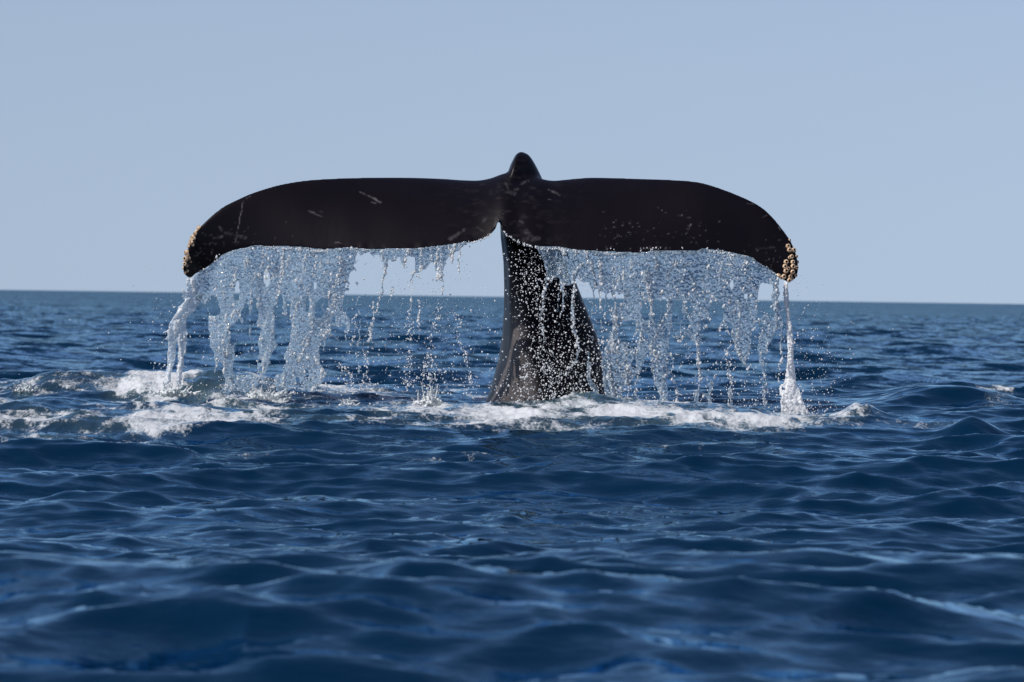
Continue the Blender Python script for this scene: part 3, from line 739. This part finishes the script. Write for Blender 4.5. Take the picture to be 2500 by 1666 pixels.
def strands(x0, x1, n, lo, hi, seed):
    rr = random.Random(seed); out = []                # thin threads that wander and break
    for _ in range(n):
        x = rr.uniform(x0, x1); y = float(np.interp(x, BOTA[:, 0], BOTA[:, 1])) + rr.choice((0, 0, rr.uniform(20, 200))); L_ = rr.uniform(lo, hi)
        y1 = min(y + L_, 985 + (x - 1250) * 0.014); k = max(3, int((y1 - y) / 18)); pts = []
        for i in range(k + 1):
            x += rr.uniform(-4.2, 3.0); pts.append((x, y + (y1 - y) * i / k, rr.uniform(0.9, 2.3) * (1.25 - 0.5 * i / k)))
        out.append(pts)
    return out
LEFT = [z4([(340, 280), (470, 180), (600, 60), (760, 20), (920, -10), (1400, -10), (1840, -10), (1850, 60), (1805, 190), (1760, 260), (1735, 400), (1705, 510), (1725, 600), (1775, 690), (1765, 760), (1735, 760), (1740, 705),
            (1665, 745), (1605, 730), (1610, 815), (1505, 860), (1485, 960), (1490, 1060), (1550, 1150), (1530, 1230), (1485, 1290), (1470, 1330), (1340, 1330), (1340, 1240), (1290, 1190), (1280, 1270), (1200, 1340), (1090, 1330), (1090, 1200),
            (1150, 1170), (1180, 1090), (1170, 1000), (1200, 920), (1240, 860), (1240, 760), (1222, 650), (1225, 560), (1230, 500), (1195, 500), (1190, 620), (1165, 640), (1160, 540), (1165, 455), (1130, 460), (1120, 560), (1092, 560),
            (1092, 650), (1080, 760), (1095, 830), (1110, 920), (1050, 1000), (1052, 1060), (1010, 1180), (940, 1180), (930, 1060), (952, 960), (936, 870), (960, 770), (910, 700), (945, 610), (925, 560), (915, 480), (890, 480), (830, 520), (800, 570),
            (740, 690), (680, 770), (678, 870), (715, 930), (720, 1060), (705, 1180), (760, 1180), (930, 1190), (960, 1260), (850, 1320), (600, 1330), (620, 1250), (615, 1110), (565, 1050), (550, 1180), (530, 1180), (528, 1000), (500, 900), (490, 780), (485, 650), (560, 625), (600, 615),
            (580, 540), (545, 465), (520, 470), (470, 520), (440, 520), (370, 480), (360, 330)])]
LEFT_H = [z4([(1470, 520), (1500, 490), (1560, 480), (1568, 560), (1545, 640), (1505, 680), (1460, 650)]), z4([(1385, 455), (1408, 460), (1390, 600), (1370, 610), (1372, 520)])]
LEFT_S = [z4([(455, 510, 6), (490, 600, 5), (500, 660, 6)]), z4([(790, 640, 6), (780, 790, 7), (735, 880, 6), (700, 930, 5)]), z4([(900, 680, 8), (880, 740, 4)]), z4([(1170, 560, 10), (1178, 640, 8)]),
          z4([(1480, 910, 8), (1580, 920, 6)]), z4([(1600, 810, 8), (1640, 840, 8), (1700, 870, 5)]), z4([(1500, 1100, 8), (1580, 1150, 6), (1630, 1150, 5)]), z4([(1080, 920, 10), (1130, 915, 7)]), z4([(740, 1150, 8), (760, 1110, 7), (800, 1105, 5)]),
          z4([(800, 1320, 26), (808, 1200, 8)]), z4([(1760, 700, 8), (1770, 740, 7), (1740, 800, 6)]), z4([(1150, 1330, 40), (1175, 1200, 20)]), z4([(640, 1320, 40), (665, 1230, 25)]), z4([(960, 1180, 18), (990, 1250, 14)])]
LEFT_B = [z4([(830, 130, 14), (820, 190, 16)]), z4([(940, 260, 18), (905, 300, 14)]), z4([(980, 70, 5), (960, 200, 8)]), z4([(1150, 40, 8), (1155, 280, 9), (1130, 400, 14), (1100, 480, 8)]), z4([(1230, 50, 8), (1190, 200, 5)]),
          z4([(1370, 70, 6), (1340, 250, 6), (1310, 380, 12)]), z4([(1680, 80, 8), (1670, 330, 8), (1600, 400, 8), (1580, 480, 8)]), z4([(1640, 440, 10), (1630, 500, 18), (1590, 570, 8)]), z4([(945, 490, 16), (945, 540, 24)]), z4([(990, 710, 16), (1000, 760, 14)]),
          z4([(740, 200, 5), (700, 360, 8), (690, 420, 5)]), z4([(505, 660, 18), (540, 690, 10)]), z4([(690, 650, 14), (720, 590, 8)]), z4([(640, 600, 7), (650, 750, 9), (600, 900, 6)]), z4([(1430, 540, 8), (1410, 660, 12), (1430, 720, 12)]),
          z4([(1300, 490, 6), (1260, 650, 6), (1240, 840, 8)]), z4([(1410, 790, 7), (1350, 950, 8), (1300, 1050, 12)]), z4([(1240, 980, 16), (1230, 1010, 12)]), z4([(1170, 1170, 14), (1165, 1300, 10)]), z4([(640, 950, 10), (630, 1150, 10)]), z4([(670, 1220, 24), (680, 1290, 26)]),
          z4([(1010, 970, 14), (960, 1160, 16)]), z4([(1000, 1250, 14), (1010, 1270, 10)]), z4([(1560, 700, 20), (1570, 810, 14)]), z4([(1460, 1020, 8), (1470, 1080, 10)]), z4([(1450, 190, 8), (1445, 220, 8)]), z4([(1510, 130, 6), (1505, 230, 5)]), z4([(1030, 180, 7), (1010, 260, 5)])]
ST = strands(560, 880, 13, 30, 260, 5); LEFT_S += ST
curtain('water_curtain', 'wide pale blue water sheet beside the forked tip stream, torn into ragged columns', 470, 890, 596, 968, LEFT, LEFT_H, LEFT_S, LEFT_B, hang, 100)

# short fringe right of it, under the inner half of the left fluke
FR = [z5([(-120, 90), (-60, 150), (0, 130), (40, 160), (100, 150), (110, 220), (160, 210), (180, 190), (195, 215), (235, 205), (250, 160), (300, 230), (310, 160), (390, 170), (400, 330), (440, 290), (480, 280), (540, 210), (570, 240), (600, 330), (650, 300), (690, 190), (760, 110), (860, 40), (880, 20), (400, 60)])]
FR_S = [z5([(150, 200, 12), (140, 320, 12), (110, 480, 8), (85, 560, 7), (62, 660, 6)]), z5([(390, 300, 16), (375, 400, 7), (365, 560, 8), (355, 640, 9)]), z5([(210, 430, 9), (190, 550, 4)]), z5([(620, 290, 18), (600, 370, 6)]), z5([(300, 180, 8), (305, 240, 4)]), z5([(460, 260, 10), (440, 320, 6)])]
FR_S += strands(860, 1130, 12, 20, 110, 6)
curtain('water_curtain', 'short ragged fringe of drips under the fluke edge beside the open notch', 850, 1150, 590, 790, FR, [], FR_S, FR_S + [z5([(460, 120, 5), (450, 250, 5)]), z5([(590, 150, 10), (600, 200, 10)])], hang, 200)

RIGHT = [z6([(-440, -60), (-380, 40), (-330, 130), (-300, 290), (-280, 280), (-200, 262), (-170, 350), (-130, 360), (-60, 345), (-55, 285), (40, 320), (100, 400), (140, 380), (150, 470), (170, 400), (210, 430), (260, 410), (275, 470), (290, 440), (350, 420), (365, 470), (310, 520), (330, 640), (345, 660), (465, 660), (455, 780), (420, 850),
             (345, 850), (330, 800), (300, 850), (255, 850), (190, 920), (165, 1000), (180, 1100), (200, 1260), (260, 1440), (420, 1440), (410, 1200), (430, 1180), (510, 1090), (530, 1030), (590, 920), (600, 1060), (620, 1120), (660, 1260), (715, 1440), (755, 1440), (745, 1250), (735, 1150), (770, 1110), (755, 900), (765, 800), (805, 660), (800, 480),
             (755, 470), (740, 560), (690, 640), (630, 700), (620, 600), (600, 520), (640, 460), (700, 450), (800, 470), (870, 455), (940, 470), (945, 480), (960, 560), (935, 700), (915, 760), (985, 850), (1005, 950), (1012, 1100), (1030, 1190), (1000, 1280), (975, 1430), (1020, 1430), (1030, 1300), (1050, 1180), (1045, 1000), (1030, 850), (1040, 720),
             (1030, 660), (1100, 630), (1130, 500), (1160, 480), (1230, 495), (1235, 580), (1205, 720), (1240, 690), (1290, 660), (1300, 790), (1350, 930), (1400, 1020), (1440, 1000), (1470, 920), (1480, 790), (1520, 640), (1535, 560), (1530, 470), (1560, 330), (1680, 330), (1720, 300), (1600, 150), (1500, 90), (1400, 50), (1000, -30), (0, -60)])]
RIGHT_H = [z6([(515, 490), (560, 480), (595, 530), (600, 650), (530, 670), (510, 560)]), z6([(725, 700), (745, 720), (740, 790), (720, 780)]), z6([(545, 760), (590, 770), (595, 830), (560, 800)]), z6([(130, 1090), (175, 1080), (190, 1200), (160, 1270), (125, 1180)]), z6([(350, 1240), (400, 1220), (400, 1330), (345, 1330)])]
RIGHT_S = [z6([(280, 430, 8), (290, 540, 12), (280, 640, 30), (300, 720, 34), (270, 830, 40), (230, 930, 40)]), z6([(560, 250, 30), (590, 320, 40), (600, 430, 30), (600, 560, 10), (610, 700, 14)]), z6([(750, 420, 7), (755, 560, 8)]), z6([(160, 300, 10), (165, 450, 8), (165, 600, 5)]), z6([(770, 940, 10), (790, 1010, 7), (785, 1090, 7), (810, 1200, 6)]),
           z6([(1540, 650, 10), (1600, 640, 40), (1640, 700, 50), (1600, 820, 60), (1560, 900, 30), (1560, 980, 14), (1590, 1100, 12), (1600, 1180, 14), (1590, 1260, 22), (1600, 1380, 16), (1580, 1480, 10)]), z6([(1690, 330, 26), (1690, 480, 28), (1710, 600, 34), (1690, 700, 36), (1640, 770, 20), (1610, 930, 14)]), z6([(1740, 640, 14), (1735, 800, 10), (1740, 960, 10), (1715, 1050, 7), (1712, 1190, 5)]),
           z6([(-300, 280, 12), (-310, 330, 10), (-330, 450, 8), (-340, 560, 8), (-355, 620, 8), (-340, 720, 6), (-325, 850, 5)]), z6([(-65, 280, 10), (-75, 450, 9), (-75, 620, 10), (-65, 720, 10), (-40, 800, 12), (-30, 900, 11), (-50, 1000, 9), (-100, 1080, 8)]), z6([(-170, 340, 12), (-150, 480, 10), (-155, 570, 8)]), z6([(-210, 268, 14), (-290, 290, 10)]),
           z6([(890, 480, 7), (910, 560, 9), (930, 640, 9)]), z6([(920, 750, 10), (880, 800, 9), (850, 830, 6)]), z6([(1100, 620, 8), (1115, 670, 6)]), z6([(1060, 700, 8), (1095, 715, 6)]), z6([(1225, 650, 9), (1205, 740, 6)]), z6([(1245, 690, 8), (1280, 760, 7)]), z6([(1000, 1270, 16), (985, 1420, 12)]), z6([(1040, 1270, 10), (1100, 1330, 16), (1150, 1420, 12)]), z6([(1130, 1200, 20), (1100, 1300, 14), (1105, 1430, 16)]),
           z6([(1290, 1060, 8), (1300, 1200, 12), (1285, 1300, 12), (1300, 1430, 9)]), z6([(510, 1080, 8), (470, 1200, 8), (460, 1320, 7), (430, 1370, 6)]), z6([(470, 1290, 7), (520, 1380, 10)]), z6([(60, 1020, 18), (80, 1180, 22), (130, 1260, 18), (90, 1340, 30), (150, 1400, 12)]), z6([(150, 840, 6), (230, 830, 6)]), z6([(1430, 1030, 14), (1450, 1080, 10)]), z6([(830, 1250, 6), (825, 1400, 5)]), z6([(1270, 880, 8), (1260, 960, 8)])]
RIGHT_B = [z6([(560, 230, 16), (580, 320, 30), (600, 430, 18), (605, 600, 8)]), z6([(370, 190, 5), (375, 300, 5)]), z6([(280, 500, 8), (285, 680, 22), (260, 840, 26), (310, 920, 24), (220, 930, 12)]), z6([(160, 100, 8), (165, 330, 9)]), z6([(70, 150, 22), (80, 200, 18)]), z6([(0, 170, 14), (-30, 210, 10)]), z6([(1215, 150, 10), (1205, 260, 10), (1200, 310, 5)]), z6([(1090, 120, 6), (1095, 280, 4)]), z6([(1370, 490, 8), (1370, 700, 8), (1355, 820, 16)]),
           z6([(1520, 660, 18), (1500, 740, 8)]), z6([(1480, 330, 8), (1540, 400, 8)]), z6([(960, 290, 10), (980, 380, 6)]), z6([(820, 190, 10), (815, 110, 5)]), z6([(1420, 120, 8), (1410, 230, 9)]), z6([(1260, 330, 8), (1250, 300, 8)]), z6([(520, 760, 6), (510, 900, 7)]), z6([(610, 880, 16), (650, 990, 14)]), z6([(240, 1080, 12), (250, 1200, 12), (300, 1400, 18)]), z6([(370, 880, 10), (380, 1000, 12), (400, 1300, 12)]), z6([(760, 560, 6), (690, 700, 10), (600, 880, 10)]),
           z6([(720, 1080, 6), (690, 1280, 12), (730, 1420, 8)]), z6([(1000, 780, 6), (1015, 1000, 8), (1030, 1180, 9)]), z6([(-320, 290, 12), (-335, 560, 10)]), z6([(-65, 300, 8), (-70, 700, 10), (-35, 850, 12), (-100, 1080, 9)]), z6([(-170, 330, 12), (-150, 420, 14)]), z6([(440, 120, 7), (430, 200, 7)]), z6([(640, 110, 7), (650, 220, 10)]), z6([(1600, 650, 6), (1540, 800, 10), (1510, 810, 12)]), z6([(1300, 760, 8), (1380, 980, 8)]), z6([(1690, 330, 8), (1700, 720, 12)])]
ST = strands(1320, 1890, 20, 30, 280, 7); RIGHT_S0 = RIGHT_S; RIGHT_S = RIGHT_S + ST
curtain('water_curtain', 'wide pale blue water sheet between the tail stock and the solid white jet', 1290, 1912, 575, 1012, RIGHT, RIGHT_H, RIGHT_S, RIGHT_B, hang, 300)

LT = [z4([(290, 290), (350, 300), (370, 330), (375, 440), (420, 450), (430, 480), (350, 600), (290, 660), (280, 720), (290, 850), (280, 960), (255, 1060), (245, 1180), (240, 1290), (190, 1290), (190, 1100), (205, 960), (200, 860), (185, 900), (190, 1000), (170, 1060), (140, 1190), (150, 1250), (85, 1270), (95, 1100), (110, 960), (105, 850), (120, 720), (150, 660), (190, 600), (210, 550), (265, 500), (250, 460), (275, 400)])]
LT_S = [z4([(120, 780, 8), (70, 790, 8)]), z4([(115, 840, 7), (60, 865, 5)]), z4([(280, 800, 8), (320, 810, 5)]), z4([(255, 1100, 10), (280, 1110, 9)]), z4([(250, 400, 12), (260, 480, 14)]), z4([(395, 460, 16), (420, 450, 12)]), z4([(90, 1250, 16), (60, 1280, 10)])]
LT_B = [z4([(200, 700, 18), (180, 800, 18)]), z4([(320, 310, 12), (350, 420, 10)]), z4([(230, 820, 12), (220, 1200, 14)]), z4([(130, 1100, 14), (110, 1240, 16)]), z4([(280, 500, 10), (200, 620, 10)])]
curtain('falling_stream', 'forked whitish stream of water falling from a barnacled fluke tip', 385, 505, 670, 968, LT, [], LT_S, LT_B, lambda X, Y: y_bot(463) + 0 * X + 0.0003 * (Y - 680), 400, white0=0.45, thick=2.0, rag=4, mat=MAT_JET)
RT = [z6([(1740, 310), (1755, 330), (1752, 480), (1775, 620), (1780, 760), (1785, 900), (1785, 1000), (1770, 1120), (1755, 1250), (1730, 1350), (1735, 1520), (1960, 1520), (2020, 1500), (1960, 1420), (1915, 1310), (1880, 1220), (1860, 1120), (1845, 1000), (1842, 880), (1840, 740), (1820, 600), (1806, 480), (1800, 320)])]
RT_S = [z6([(1845, 840, 6), (1880, 860, 4)]), z6([(1910, 895, 6), (1965, 945, 7)]), z6([(1740, 1210, 12), (1735, 1290, 14)]), z6([(1980, 1470, 8), (2015, 1500, 7)])]
RT_B = [z6([(1775, 330, 10), (1800, 700, 18), (1812, 900, 22), (1815, 1150, 26), (1830, 1450, 60)]), z6([(1760, 1300, 14), (1750, 1480, 16)]), z6([(1900, 1330, 14), (1960, 1470, 18)])]
curtain('falling_stream', 'solid white jet of water falling from a fluke tip and fanning out below', 1895, 2000, 680, 1032, RT, [], RT_S, RT_B, lambda X, Y: y_bot(1925) + 0 * X + 0.0002 * (Y - 680), 500, white0=0.85, thick=2.4, rag=3, mat=MAT_JET)

# ------------------------------------------------------------------ spray
ICO = None
def ico(sub):
    bm = bmesh.new(); bmesh.ops.create_icosphere(bm, subdivisions=sub, radius=1.0)
    v = np.array([w.co[:] for w in bm.verts]); f = np.array([[w.index for w in q.verts] for q in bm.faces]); bm.free()
    return v, f
IC1, IC2 = ico(1), ico(2)
def droplets(name, label, pos, rad, mat=MAT_DROP, stretch=1.25, lump=0.0, icv=None):
    v, f = icv or IC1
    n = len(pos); nv = len(v)
    st = np.ones((n, 1, 3)); st[:, 0, 2] = RNG.uniform(1.0, stretch, n); st[:, 0, 0] = RNG.uniform(0.85, 1.15, n)
    vv = v[None] * st * rad[:, None, None]
    if lump: vv = vv * (1 + lump * RNG.uniform(-1, 1, (n, nv, 1)))
    th = RNG.uniform(-0.6, 0.6, n); c, s = np.cos(th)[:, None], np.sin(th)[:, None]
    x = vv[..., 0] * c - vv[..., 2] * s; z = vv[..., 0] * s + vv[..., 2] * c
    co = (np.stack([x, vv[..., 1], z], -1) + pos[:, None, :]).reshape(-1, 3)
    ff = (f[None] + (np.arange(n) * nv)[:, None, None]).reshape(-1, f.shape[1])
    o = mesh_np(name, co, ff, mat)
    tag(o, label, 'spray', kind='stuff')
    return o

def gather(clouds, ysig=0.10):
    ps, rs = [], []
    for x, y, sx, sy, n, r in clouds:
        px = RNG.normal(x, sx, n); py = RNG.normal(y, sy, n)
        lo = np.interp(px, BOTA[:, 0], BOTA[:, 1], left=640, right=640)
        k = py > lo - 4; px, py = px[k], py[k]
        py = np.where(py > 1005 + (px - 1250) * 0.014, 2 * (1005 + (px - 1250) * 0.014) - py, py)
        Y = y_bot(np.clip(px, 450, 1945)) + RNG.normal(0, ysig, len(px))
        ps.append(P(px, py, Y)); rs.append(np.minimum(2.4, 0.52 * r * RNG.lognormal(0, 0.5, len(px))) / PXM)
    return np.vstack(ps), np.concatenate(rs)

def chain(pts, n, jit):
    """beads of a breaking water string: a list of clouds along a polyline"""
    p = np.array(pts, float); seg = np.hypot(*np.diff(p, axis=0).T); c = np.concatenate([[0], np.cumsum(seg)])
    t = RNG.uniform(0, c[-1], n)
    return [(np.interp(a, c, p[:, 0]), np.interp(a, c, p[:, 1]), jit, jit, 1, random.uniform(1.2, 2.6)) for a in t]

left_cl = [(430, 800, 40, 90, 90, 1.7), (400, 900, 25, 50, 60, 1.9), (560, 850, 70, 70, 120, 1.7), (640, 870, 60, 60, 110, 1.8), (600, 945, 80, 18, 140, 2.2), (700, 830, 40, 80, 90, 1.7), (780, 940, 80, 20, 130, 2.2), (840, 800, 40, 80, 150, 1.9), (860, 900, 40, 50, 120, 1.9), (250, 850, 90, 60, 18, 1.5), (350, 720, 60, 50, 20, 1.4)]
left_cl += chain(z4([(1830, 630), (1800, 680), (1830, 730), (1810, 820), (1780, 925)]), 60, 2) + chain(z4([(1990, 690), (1950, 760), (1960, 860), (1920, 880)]), 50, 2) + chain(z4([(1900, 940), (1930, 1080), (1910, 1190), (1870, 1310)]), 80, 3) + chain(z4([(1680, 1060), (1710, 1130), (1780, 1160), (1800, 1220), (1730, 1310)]), 70, 4)
pos, rad = gather(left_cl)
droplets('spray_droplets', 'fine bright spray round the water sheet beside the forked tip stream', pos, rad)
mid_cl = [(960, 720, 60, 70, 220, 1.4), (1080, 740, 60, 60, 220, 1.4), (1060, 830, 60, 60, 200, 1.6), (1140, 720, 40, 70, 80, 1.1), (980, 880, 60, 50, 160, 1.8), (1120, 880, 60, 60, 120, 1.5), (1050, 930, 40, 25, 140, 2.2), (1150, 940, 30, 20, 60, 1.8), (1170, 630, 40, 50, 50, 0.9), (950, 640, 60, 25, 60, 1.2)]
mid_cl += chain(z5([(600, 600), (610, 700), (560, 800), (530, 950), (550, 1100), (540, 1250)]), 160, 5) + chain(z5([(740, 640), (800, 740), (770, 870), (840, 1000), (860, 1150)]), 110, 5) + chain(z5([(40, 720), (10, 800), (10, 900)]), 40, 2) + chain(z5([(350, 650), (370, 870), (320, 900)]), 70, 5) + chain(z5([(350, 960), (380, 1020), (340, 1180), (330, 1240), (400, 1280)]), 90, 6) + chain(z5([(490, 1080), (480, 1230)]), 40, 3) + chain(z5([(890, 1180), (880, 1290)]), 40, 3)
pos, rad = gather(mid_cl)
droplets('spray_droplets', 'loose spray drops falling under the notch between the flukes', pos, rad)
stock_cl = [(1290, 650, 30, 45, 260, 1.7), (1320, 720, 40, 60, 420, 1.8), (1330, 820, 45, 60, 420, 1.8), (1330, 910, 55, 45, 420, 1.9), (1420, 800, 35, 90, 260, 1.8), (1440, 920, 40, 45, 300, 2.0), (1300, 960, 60, 20, 200, 2.0), (1250, 900, 20, 70, 14, 1.3), (1400, 970, 70, 16, 200, 2.2)]
stock_cl += chain(z5([(1520, 640), (1500, 720), (1530, 850)]), 50, 3) + chain(z5([(1480, 1000), (1530, 1160), (1600, 1180), (1590, 1300)]), 120, 6) + chain(z5([(1400, 1080), (1340, 1180), (1380, 1290)]), 80, 6) + chain(z5([(1740, 1110), (1700, 1200), (1620, 1250)]), 60, 6)
pos, rad = gather(stock_cl, 0.06)
droplets('spray_droplets', 'dense glinting spray drops in front of the dark tail stock', pos, rad)
right_cl = [(1480, 800, 40, 80, 260, 1.8), (1500, 930, 50, 50, 280, 2.0), (1580, 860, 50, 90, 260, 1.8), (1650, 780, 40, 60, 140, 1.6), (1690, 900, 60, 60, 200, 1.8), (1760, 860, 50, 80, 180, 1.8), (1820, 900, 50, 70, 220, 1.8), (1960, 820, 30, 70, 160, 1.6), (1990, 880, 40, 60, 130, 1.6), (1980, 960, 40, 40, 120, 1.7), (2040, 900, 50, 50, 40, 1.4), (1880, 980, 40, 25, 120, 2.0), (1700, 985, 120, 16, 220, 2.0), (1960, 1005, 40, 12, 120, 2.2), (1460, 680, 60, 30, 120, 1.6), (1600, 660, 120, 25, 160, 1.5), (1800, 670, 60, 25, 90, 1.5), (1945, 700, 14, 25, 60, 0.8)]
right_cl += chain(z6([(1270, 880), (1290, 1100), (1300, 1430)]), 90, 5) + chain(z6([(850, 760), (840, 830), (880, 860)]), 40, 4) + chain(z6([(825, 1240), (830, 1330), (810, 1420)]), 40, 3)
pos, rad = gather(right_cl)
droplets('spray_droplets', 'bright spray and drops between the tail stock and the solid white jet', pos, rad)
# wet rim: beads hanging along the trailing edge
bx = np.concatenate([RNG.uniform(560, 1200, 420), RNG.uniform(1230, 1900, 620)])
by = np.interp(bx, BOTA[:, 0], BOTA[:, 1]) + RNG.normal(0.5, 1.6, len(bx))
pos = P(bx, by, y_bot(bx) - 0.012 + RNG.normal(0, 0.006, len(bx)))
droplets('water_beads', 'row of shining water beads along the trailing edge of the flukes', pos, RNG.uniform(0.8, 2.0, len(bx)) / PXM)

# bright beads and clots riding on the sheets
def beads_on(lines, n_per, spread):
    out = []
    for l in lines:
        p = np.array(l, float); seg = np.hypot(*np.diff(p[:, :2], axis=0).T); c = np.concatenate([[0], np.cumsum(seg)])
        n = int(n_per * (c[-1] / 40 + 0.5)); t = RNG.uniform(0, c[-1], n)
        w = np.interp(t, c, p[:, 2]) * spread
        px = np.interp(t, c, p[:, 0]) + RNG.normal(0, 1, n) * w; py = np.interp(t, c, p[:, 1]) + RNG.normal(0, 1, n) * w
        Y = hang(px, py) - 0.045 + RNG.normal(0, 0.02, n)
        out.append(P(px, py, Y))
    return np.vstack(out)
b1 = beads_on(LEFT_B + FR_S, 11, 1.1); b2 = beads_on(RIGHT_B + RIGHT_S0, 11, 1.1)
def sheet_clots(x0, x1, y0, y1, n, polys, holes):
    x = RNG.uniform(x0, x1, n); y = y0 + (y1 - y0) * RNG.uniform(0, 1, n)
    k = np.zeros(n, bool)
    for p in polys: k |= inside(p, x, y)
    for p in holes: k &= ~inside(p, x, y)
    k &= fbm(x * 0.035, y * 0.018, 4, 77) + 0.12 * RNG.normal(size=n) > 0.10
    x, y = x[k], y[k]
    return P(x, y, hang(x, y) - 0.045 + RNG.normal(0, 0.02, len(x)))
b1 = np.vstack([b1, sheet_clots(470, 890, 605, 960, 2600, LEFT, LEFT_H)]); b2 = np.vstack([b2, sheet_clots(1310, 1900, 605, 1005, 4200, RIGHT, RIGHT_H)])
droplets('water_beads', 'bright clots of water glinting on the sheet beside the forked tip stream', b1, np.minimum(3.6, 0.92 * RNG.lognormal(0, 0.6, len(b1))) / PXM, stretch=1.9, lump=0.15)
droplets('water_beads', 'bright clots of water glinting on the sheet beside the solid white jet', b2, np.minimum(3.6, 0.92 * RNG.lognormal(0, 0.6, len(b2))) / PXM, stretch=1.9, lump=0.15)

# ------------------------------------------------------------------ splashes where the water lands
def remesh_largest(co, faces, voxel):
    """one continuous skin round overlapping lobes; loose crumbs are dropped"""
    me = bpy.data.meshes.new('lobes'); me.from_pydata(co.tolist(), [], faces.tolist()); me.update()
    tmp = bpy.data.objects.new('lobes', me); COL.objects.link(tmp)
    rm = tmp.modifiers.new('r', 'REMESH'); rm.mode = 'VOXEL'; rm.voxel_size = voxel
    dg = bpy.context.evaluated_depsgraph_get(); out = bpy.data.meshes.new_from_object(tmp.evaluated_get(dg)); bpy.data.objects.remove(tmp)
    nv = len(out.vertices); v = np.empty(nv * 3, np.float32); out.vertices.foreach_get('co', v); v = v.reshape(-1, 3)
    e = np.empty(len(out.edges) * 2, np.int32); out.edges.foreach_get('vertices', e); e = e.reshape(-1, 2)
    f = np.empty(len(out.polygons) * 4, np.int32); out.polygons.foreach_get('vertices', f); f = f.reshape(-1, 4)
    lab = np.arange(nv)
    while True:
        m = np.minimum(lab[e[:, 0]], lab[e[:, 1]]); new = lab.copy()
        np.minimum.at(new, e[:, 0], m); np.minimum.at(new, e[:, 1], m); new = new[new]
        if np.array_equal(new, lab): break
        lab = new
    keep = lab == np.bincount(lab).argmax()
    f = f[keep[f].all(1)]; used = np.unique(f); rmap = np.full(nv, -1); rmap[used] = np.arange(len(used))
    return v[used], rmap[f]

def splash(label, px, py, w, h, n, seed, Y=None):
    """a lumpy white crown with thrown-up fingers, one continuous skin"""
    rs = np.random.default_rng(seed)
    Y = float(y_bot(np.clip(px, 450, 1945))) - 0.05 if Y is None else Y
    pos, rad = [], []
    for u in np.linspace(-1, 1, max(12, int(w / 3))):
        pos.append(P(px + u * w, py + 3 + 2 * rs.normal(), Y + 0.03 * rs.normal())); rad.append(6.0 / PXM * (1 - 0.5 * abs(u)))
    for i in range(n // 2):
        u = rs.normal(0, 0.42); hh = abs(rs.normal(0, 0.4)) * math.exp(-u * u * 1.5)
        pos.append(P(px + u * w, py - hh * h * 0.6, Y + rs.normal(0, 0.05))); rad.append(4.5 * rs.uniform(0.4, 1.1) / PXM)
    for i in range(n // 14):                      # fingers
        u = rs.normal(0, 0.4); H = h * rs.uniform(0.4, 1.3) * math.exp(-u * u * 1.5); lean = u * w * 0.35 + rs.normal(0, 4); y0 = Y + rs.normal(0, 0.04)
        for t in np.linspace(0, 1, 14):
            pos.append(P(px + u * w + lean * t ** 1.4 + rs.normal(0, .6), py - H * t, y0 - 0.04 * t)); rad.append((3.2 - 2.0 * t + rs.uniform(0, .8)) / PXM)
    pos = np.array(pos); rad = np.array(rad); n = len(pos)
    v, f = IC1; nv = len(v)
    vv = v[None] * rad[:, None, None] * rs.uniform(0.75, 1.25, (n, nv, 1))
    co = (vv + pos[:, None]).reshape(-1, 3); ff = (f[None] + (np.arange(n) * nv)[:, None, None]).reshape(-1, 3)
    co, ff = remesh_largest(co, ff, 0.0052)
    o = mesh_np('splash', co, ff, MAT_FOAM)
    tag(o, label, 'splash', 'white splashes where the water lands')
    return o
SPL = [('white splash under the forked stream from a fluke tip', 420, 962, 70, 26, 260), ('broad white splash under the torn columns beside the forked stream', 640, 968, 130, 20, 320),
       ('small pointed splash between the torn columns and the tall thin splash', 850, 992, 26, 26, 110), ('tall thin white splash with fingers under the loose drops below the notch', 1050, 985, 42, 46, 240),
       ('low white splash round the foot of the tail stock', 1290, 1000, 90, 20, 260), ('high white splash between the tail stock and the long columns', 1425, 1000, 70, 38, 340),
       ('low frothy splash under the long columns beside the solid white jet', 1640, 1012, 130, 18, 300), ('white splash at the foot of the solid jet', 1955, 1032, 60, 26, 200),
       ('small curling splash on a wave crest with no water falling above it', 60, 958, 36, 26, 120)]
for i, s in enumerate(SPL): splash(*s, seed=900 + i, Y=0.5 if i == 8 else None)
